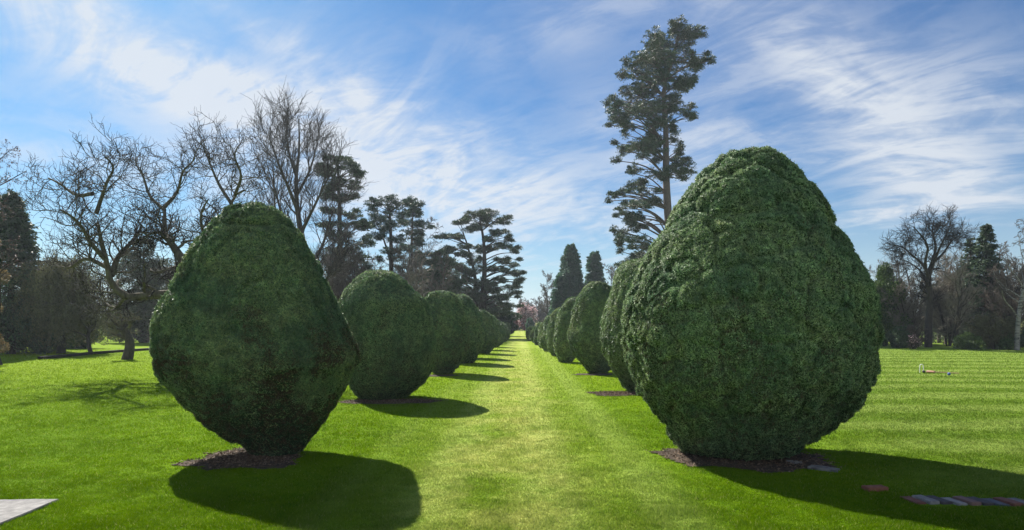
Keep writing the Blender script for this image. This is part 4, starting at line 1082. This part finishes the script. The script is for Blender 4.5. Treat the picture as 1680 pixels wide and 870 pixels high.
def block(name, label, cat, c, s, rot, mat, group=None, seed=0, rough=0.003, bev=0.006):
    V, F3 = chamfer_box(0, 0, 0, *s, 0, bev, rough, seed)
    me = bpy.data.meshes.new(name)
    me.from_pydata(V.tolist(), [], F3)
    me.materials.append(mat)
    o = link(name, me, loc=c)
    o.rotation_euler = (0, 0, rot)
    return tag(o, label, cat, group)

block('stone_slab', 'pale paving slab sunk in the grass at the bottom left', 'slab', (-4.30, 5.24, -0.002), (0.52, 0.98, 0.05), 0.04, M['stone'], seed=3, rough=0.004)
block('edging_stone', 'grey flat stone at the right rim of the soil under the largest yew', 'stone', (3.40, 6.98, 0.000), (0.30, 0.15, 0.05), -0.65, M['stone_grey'], seed=4, rough=0.006)
block('edging_stone', 'smaller broken stone just behind the grey flat one', 'stone', (3.21, 7.28, 0.000), (0.17, 0.12, 0.05), -0.4, M['stone_grey'], seed=5, rough=0.008)
def brick_mat(name, a, b_):
    return solid_mat(name, [(0.3, a), (0.7, b_)], 22, 0.9, 0.7, bscale=90, dist=0.004)
BR = {'orange': brick_mat('orange_red_brick', (0.173, 0.065, 0.040), (0.272, 0.111, 0.068)), 'red': brick_mat('red_brick', (0.136, 0.055, 0.040), (0.210, 0.093, 0.068)),
      'white': brick_mat('lime_stained_brick', (0.148, 0.136, 0.130), (0.322, 0.303, 0.285)), 'dark': brick_mat('dark_burnt_brick', (0.046, 0.042, 0.044), (0.093, 0.080, 0.083)),
      'pink': brick_mat('pinkish_brick', (0.148, 0.086, 0.074), (0.223, 0.136, 0.117)), 'blue': brick_mat('blue_grey_brick', (0.062, 0.065, 0.080), (0.117, 0.117, 0.136)),
      'grey': brick_mat('pale_grey_brick', (0.105, 0.099, 0.099), (0.198, 0.186, 0.179))}
block('brick', 'orange brick lying askew just before the row of edging bricks', 'brick', (3.47, 6.12, 0.006), (0.215, 0.105, 0.065), 0.15, BR['orange'], seed=8)
row = [('red', 'red brick, first at the left end of the edging row'), ('white', 'white stained brick beside the red end brick'), ('dark', 'charcoal brick between the two white stained ones'),
       ('white', 'white stained brick, fourth in the edging row'), ('pink', 'pinkish brick, fifth in the edging row'), ('dark', 'burnt purple brick, sixth in the edging row'),
       ('blue', 'blue grey brick, seventh in the edging row'), ('red', 'dull red brick in the right half of the edging row'), ('grey', 'pale grey brick, ninth in the edging row'), ('red', 'dark red brick, last in view at the right edge')]
for q, (c, lab) in enumerate(row):
    block('brick', lab, 'brick', (3.60 + q * 0.114, 5.76 - q * 0.012 + 0.010 * ((q * 7) % 3 - 1), -0.016 + 0.006 * ((q * 5) % 3)), (0.102, 0.215, 0.065), 0.13 + 0.03 * ((q * 11) % 3 - 1), BR[c], 'bricks edging the lawn', seed=10 + q)

# dark low wall along the left lawn edge
wp = [gp(66, 590), gp(100, 586.8), gp(160, 581), gp(262, 573.5)]
wp = spline([(a, b_, 0) for a, b_ in wp], 40)
tn = unit(np.gradient(wp, axis=0)); nn = np.stack([-tn[:, 1], tn[:, 0], tn[:, 2] * 0], -1)
prof = [(-0.10, -0.05), (-0.10, 0.09), (-0.12, 0.10), (-0.12, 0.13), (0.12, 0.13), (0.12, 0.10), (0.10, 0.09), (0.10, -0.05)]
WV = np.stack([wp + nn * a + np.array([0, 0, 1.0]) * b_ for a, b_ in prof], 1)
I = np.arange(40 * 8).reshape(40, 8)
Fq = np.stack([I[:-1], np.roll(I, -1, 1)[:-1], np.roll(I, -1, 1)[1:], I[1:]], -1).reshape(-1, 4)
tag(link('low_wall', make_mesh('low_wall', WV.reshape(-1, 3), [Fq], M['bark_dark'])), 'low dark wall along the far edge of the left lawn', 'wall')

# croquet: hoop, balls, mallet
def paint(name, col, rough=0.4):
    return solid_mat(name, [(0.3, tuple(v * 0.9 for v in col)), (0.7, col)], 30, rough, 0.0, spec=0.5)
m_white, m_blue, m_black, m_wood, m_red = paint('white_paint', (0.8, 0.8, 0.78)), paint('blue_paint', (0.04, 0.10, 0.32)), paint('black_paint', (0.02, 0.02, 0.02)), paint('ash_wood', (0.42, 0.27, 0.15)), paint('pale_red_wood', (0.45, 0.22, 0.15))
hx, hy = gp(1512, 612)
root = thing('croquet_hoop', 'white croquet hoop standing on the striped right lawn', 'croquet hoop', (hx, hy, 0))
arc = [(-0.055, 0, -0.05), (-0.055, 0, 0.20), (-0.045, 0, 0.25), (-0.02, 0, 0.272), (0.02, 0, 0.272), (0.045, 0, 0.25), (0.055, 0, 0.20), (0.055, 0, -0.05)]
TV, TF = tubes((spline(arc, 30) + [hx, hy, 0])[None], np.full((1, 30), 0.011), 8)
part('hoop', TV, [TF], m_white, root, smooth=True)
def ball(label, x, y, mat):
    import bmesh
    bm = bmesh.new(); bmesh.ops.create_icosphere(bm, subdivisions=3, radius=0.046)
    for v in bm.verts:                                     # milled grooves round the ball
        v.co *= 1 - 0.015 * (0.5 + 0.5 * math.sin(v.co.z * 500))
    me = bpy.data.meshes.new('croquet_ball'); bm.to_mesh(me); bm.free(); me.materials.append(mat)
    me.polygons.foreach_set('use_smooth', [True] * len(me.polygons))
    o = link('croquet_ball', me, loc=(x, y, 0.060)); tag(o, label, 'croquet ball')
ball('black croquet ball at the foot of the white hoop', *gp(1515.5, 613), m_black)
ball('blue croquet ball beyond the mallet handle', *gp(1557, 617), m_blue)
mx0, my0 = gp(1527, 613); mx1, my1 = gp(1553, 614)
root = thing('croquet_mallet', 'wooden croquet mallet lying on the grass beside the hoop', 'croquet mallet', (mx0, my0, 0))
dv_ = unit(np.array([mx1 - mx0, my1 - my0, 0.0])); sd_ = np.array([-dv_[1], dv_[0], 0])
hv_ = unit(sd_ * 0.5 - dv_)
p0 = np.array([mx0, my0, 0.055])
TV, TF = tubes(np.array([[p0 + hv_ * u for u in (-0.13, -0.128, -0.1, 0.1, 0.128, 0.13)]]), np.array([[0.001, 0.034, 0.037, 0.037, 0.034, 0.001]]), 14)
part('head', TV, [TF], m_red, root, smooth=True)
TV, TF = tubes(np.array([[p0 + dv_ * u * np.array([1, 1, 0]) + [0, 0, -0.02 * u] for u in (0.02, 0.2, 0.5, 0.74)]]), np.array([[0.014, 0.013, 0.013, 0.015]]), 8)
part('handle', TV, [TF], m_wood, root, smooth=True)

# ------------------------------------------------------------------ grass blades on the near lawn
rng = np.random.default_rng(77)
n = 1150000
Y = 4.2 / (1 - rng.random(n) * (1 - 4.2 / 40.0))             # thins out as 1/Y^2, like the picture does
X = (rng.random(n) * 2 - 1) * (Y * 0.84 + 1.2)
k = ~in_beds(X, Y, 0.97)
ex = in_beds(X, Y, 1.16)
for x0, x1, y0_, y1 in ((-4.55, -4.055, 4.74, 5.70), (3.56, 4.75, 5.57, 5.83), (3.39, 3.55, 6.09, 6.15)):
    k &= ~((X > x0) & (X < x1) & (Y > y0_) & (Y < y1))
k &= ~(ex & (rng.random(n) < 0.45))
X, Y, ex = X[k], Y[k], ex[k]; n = len(X)
sc = np.clip(Y / 7.0, 1, 5.0)
P0 = np.stack([X, Y, np.zeros(n)], -1)
tuft = 0.75 + 0.45 * vnoise(P0, 4, 5) + 0.35 * vnoise(P0, 11, 6)
hgt = (0.014 + 0.018 * rng.random(n)) * np.clip(tuft, 0.4, 1.6) * sc ** 0.45
wd = 0.0030 * sc ** 0.9 * (0.7 + 0.6 * rng.random(n))
a = rng.random(n) * 6.283
lean = rng.normal(size=(n, 2)) * 0.45 + np.stack([vnoise(P0, 2.2, 8), vnoise(P0, 2.2, 9)], -1) * 0.5
side = np.stack([np.cos(a), np.sin(a), np.zeros(n)], -1) * wd[:, None]
tip = P0 + np.stack([lean[:, 0] * hgt, lean[:, 1] * hgt, hgt], -1)
V = np.stack([P0 - side, P0 + side, tip], 1).reshape(-1, 3)
tag(link('grass', make_mesh('grass', V, [np.arange(n * 3).reshape(n, 3)], M['blade'])), 'short mown grass blades of the near lawn', 'grass', None, 'stuff')

# ------------------------------------------------------------------ thin spring haze round the whole place
hb = Geo()
x0, x1, y0_, y1, z0_, z1 = -1505, 1505, -36, 1505, -1.2, 34.5
HV = np.array([(x, y, z) for z in (z0_, z1) for y in (y0_, y1) for x in (x0, x1)], float)
HF = np.array([(0, 2, 3, 1), (4, 5, 7, 6), (0, 1, 5, 4), (2, 6, 7, 3), (0, 4, 6, 2), (1, 3, 7, 5)])
m, t = new_mat('haze_air')
v = nd(t, 'ShaderNodeVolumePrincipled')
v.inputs['Color'].default_value = (0.80, 0.88, 1.0, 1)
v.inputs['Density'].default_value = 0.00045
v.inputs['Anisotropy'].default_value = 0.3
o = nd(t, 'ShaderNodeOutputMaterial'); lk(t, v.outputs[0], o.inputs['Volume'])
tag(link('haze', make_mesh('haze', HV, [HF], m)), None, None, None, 'stuff')
SC.cycles.volume_bounces = 0
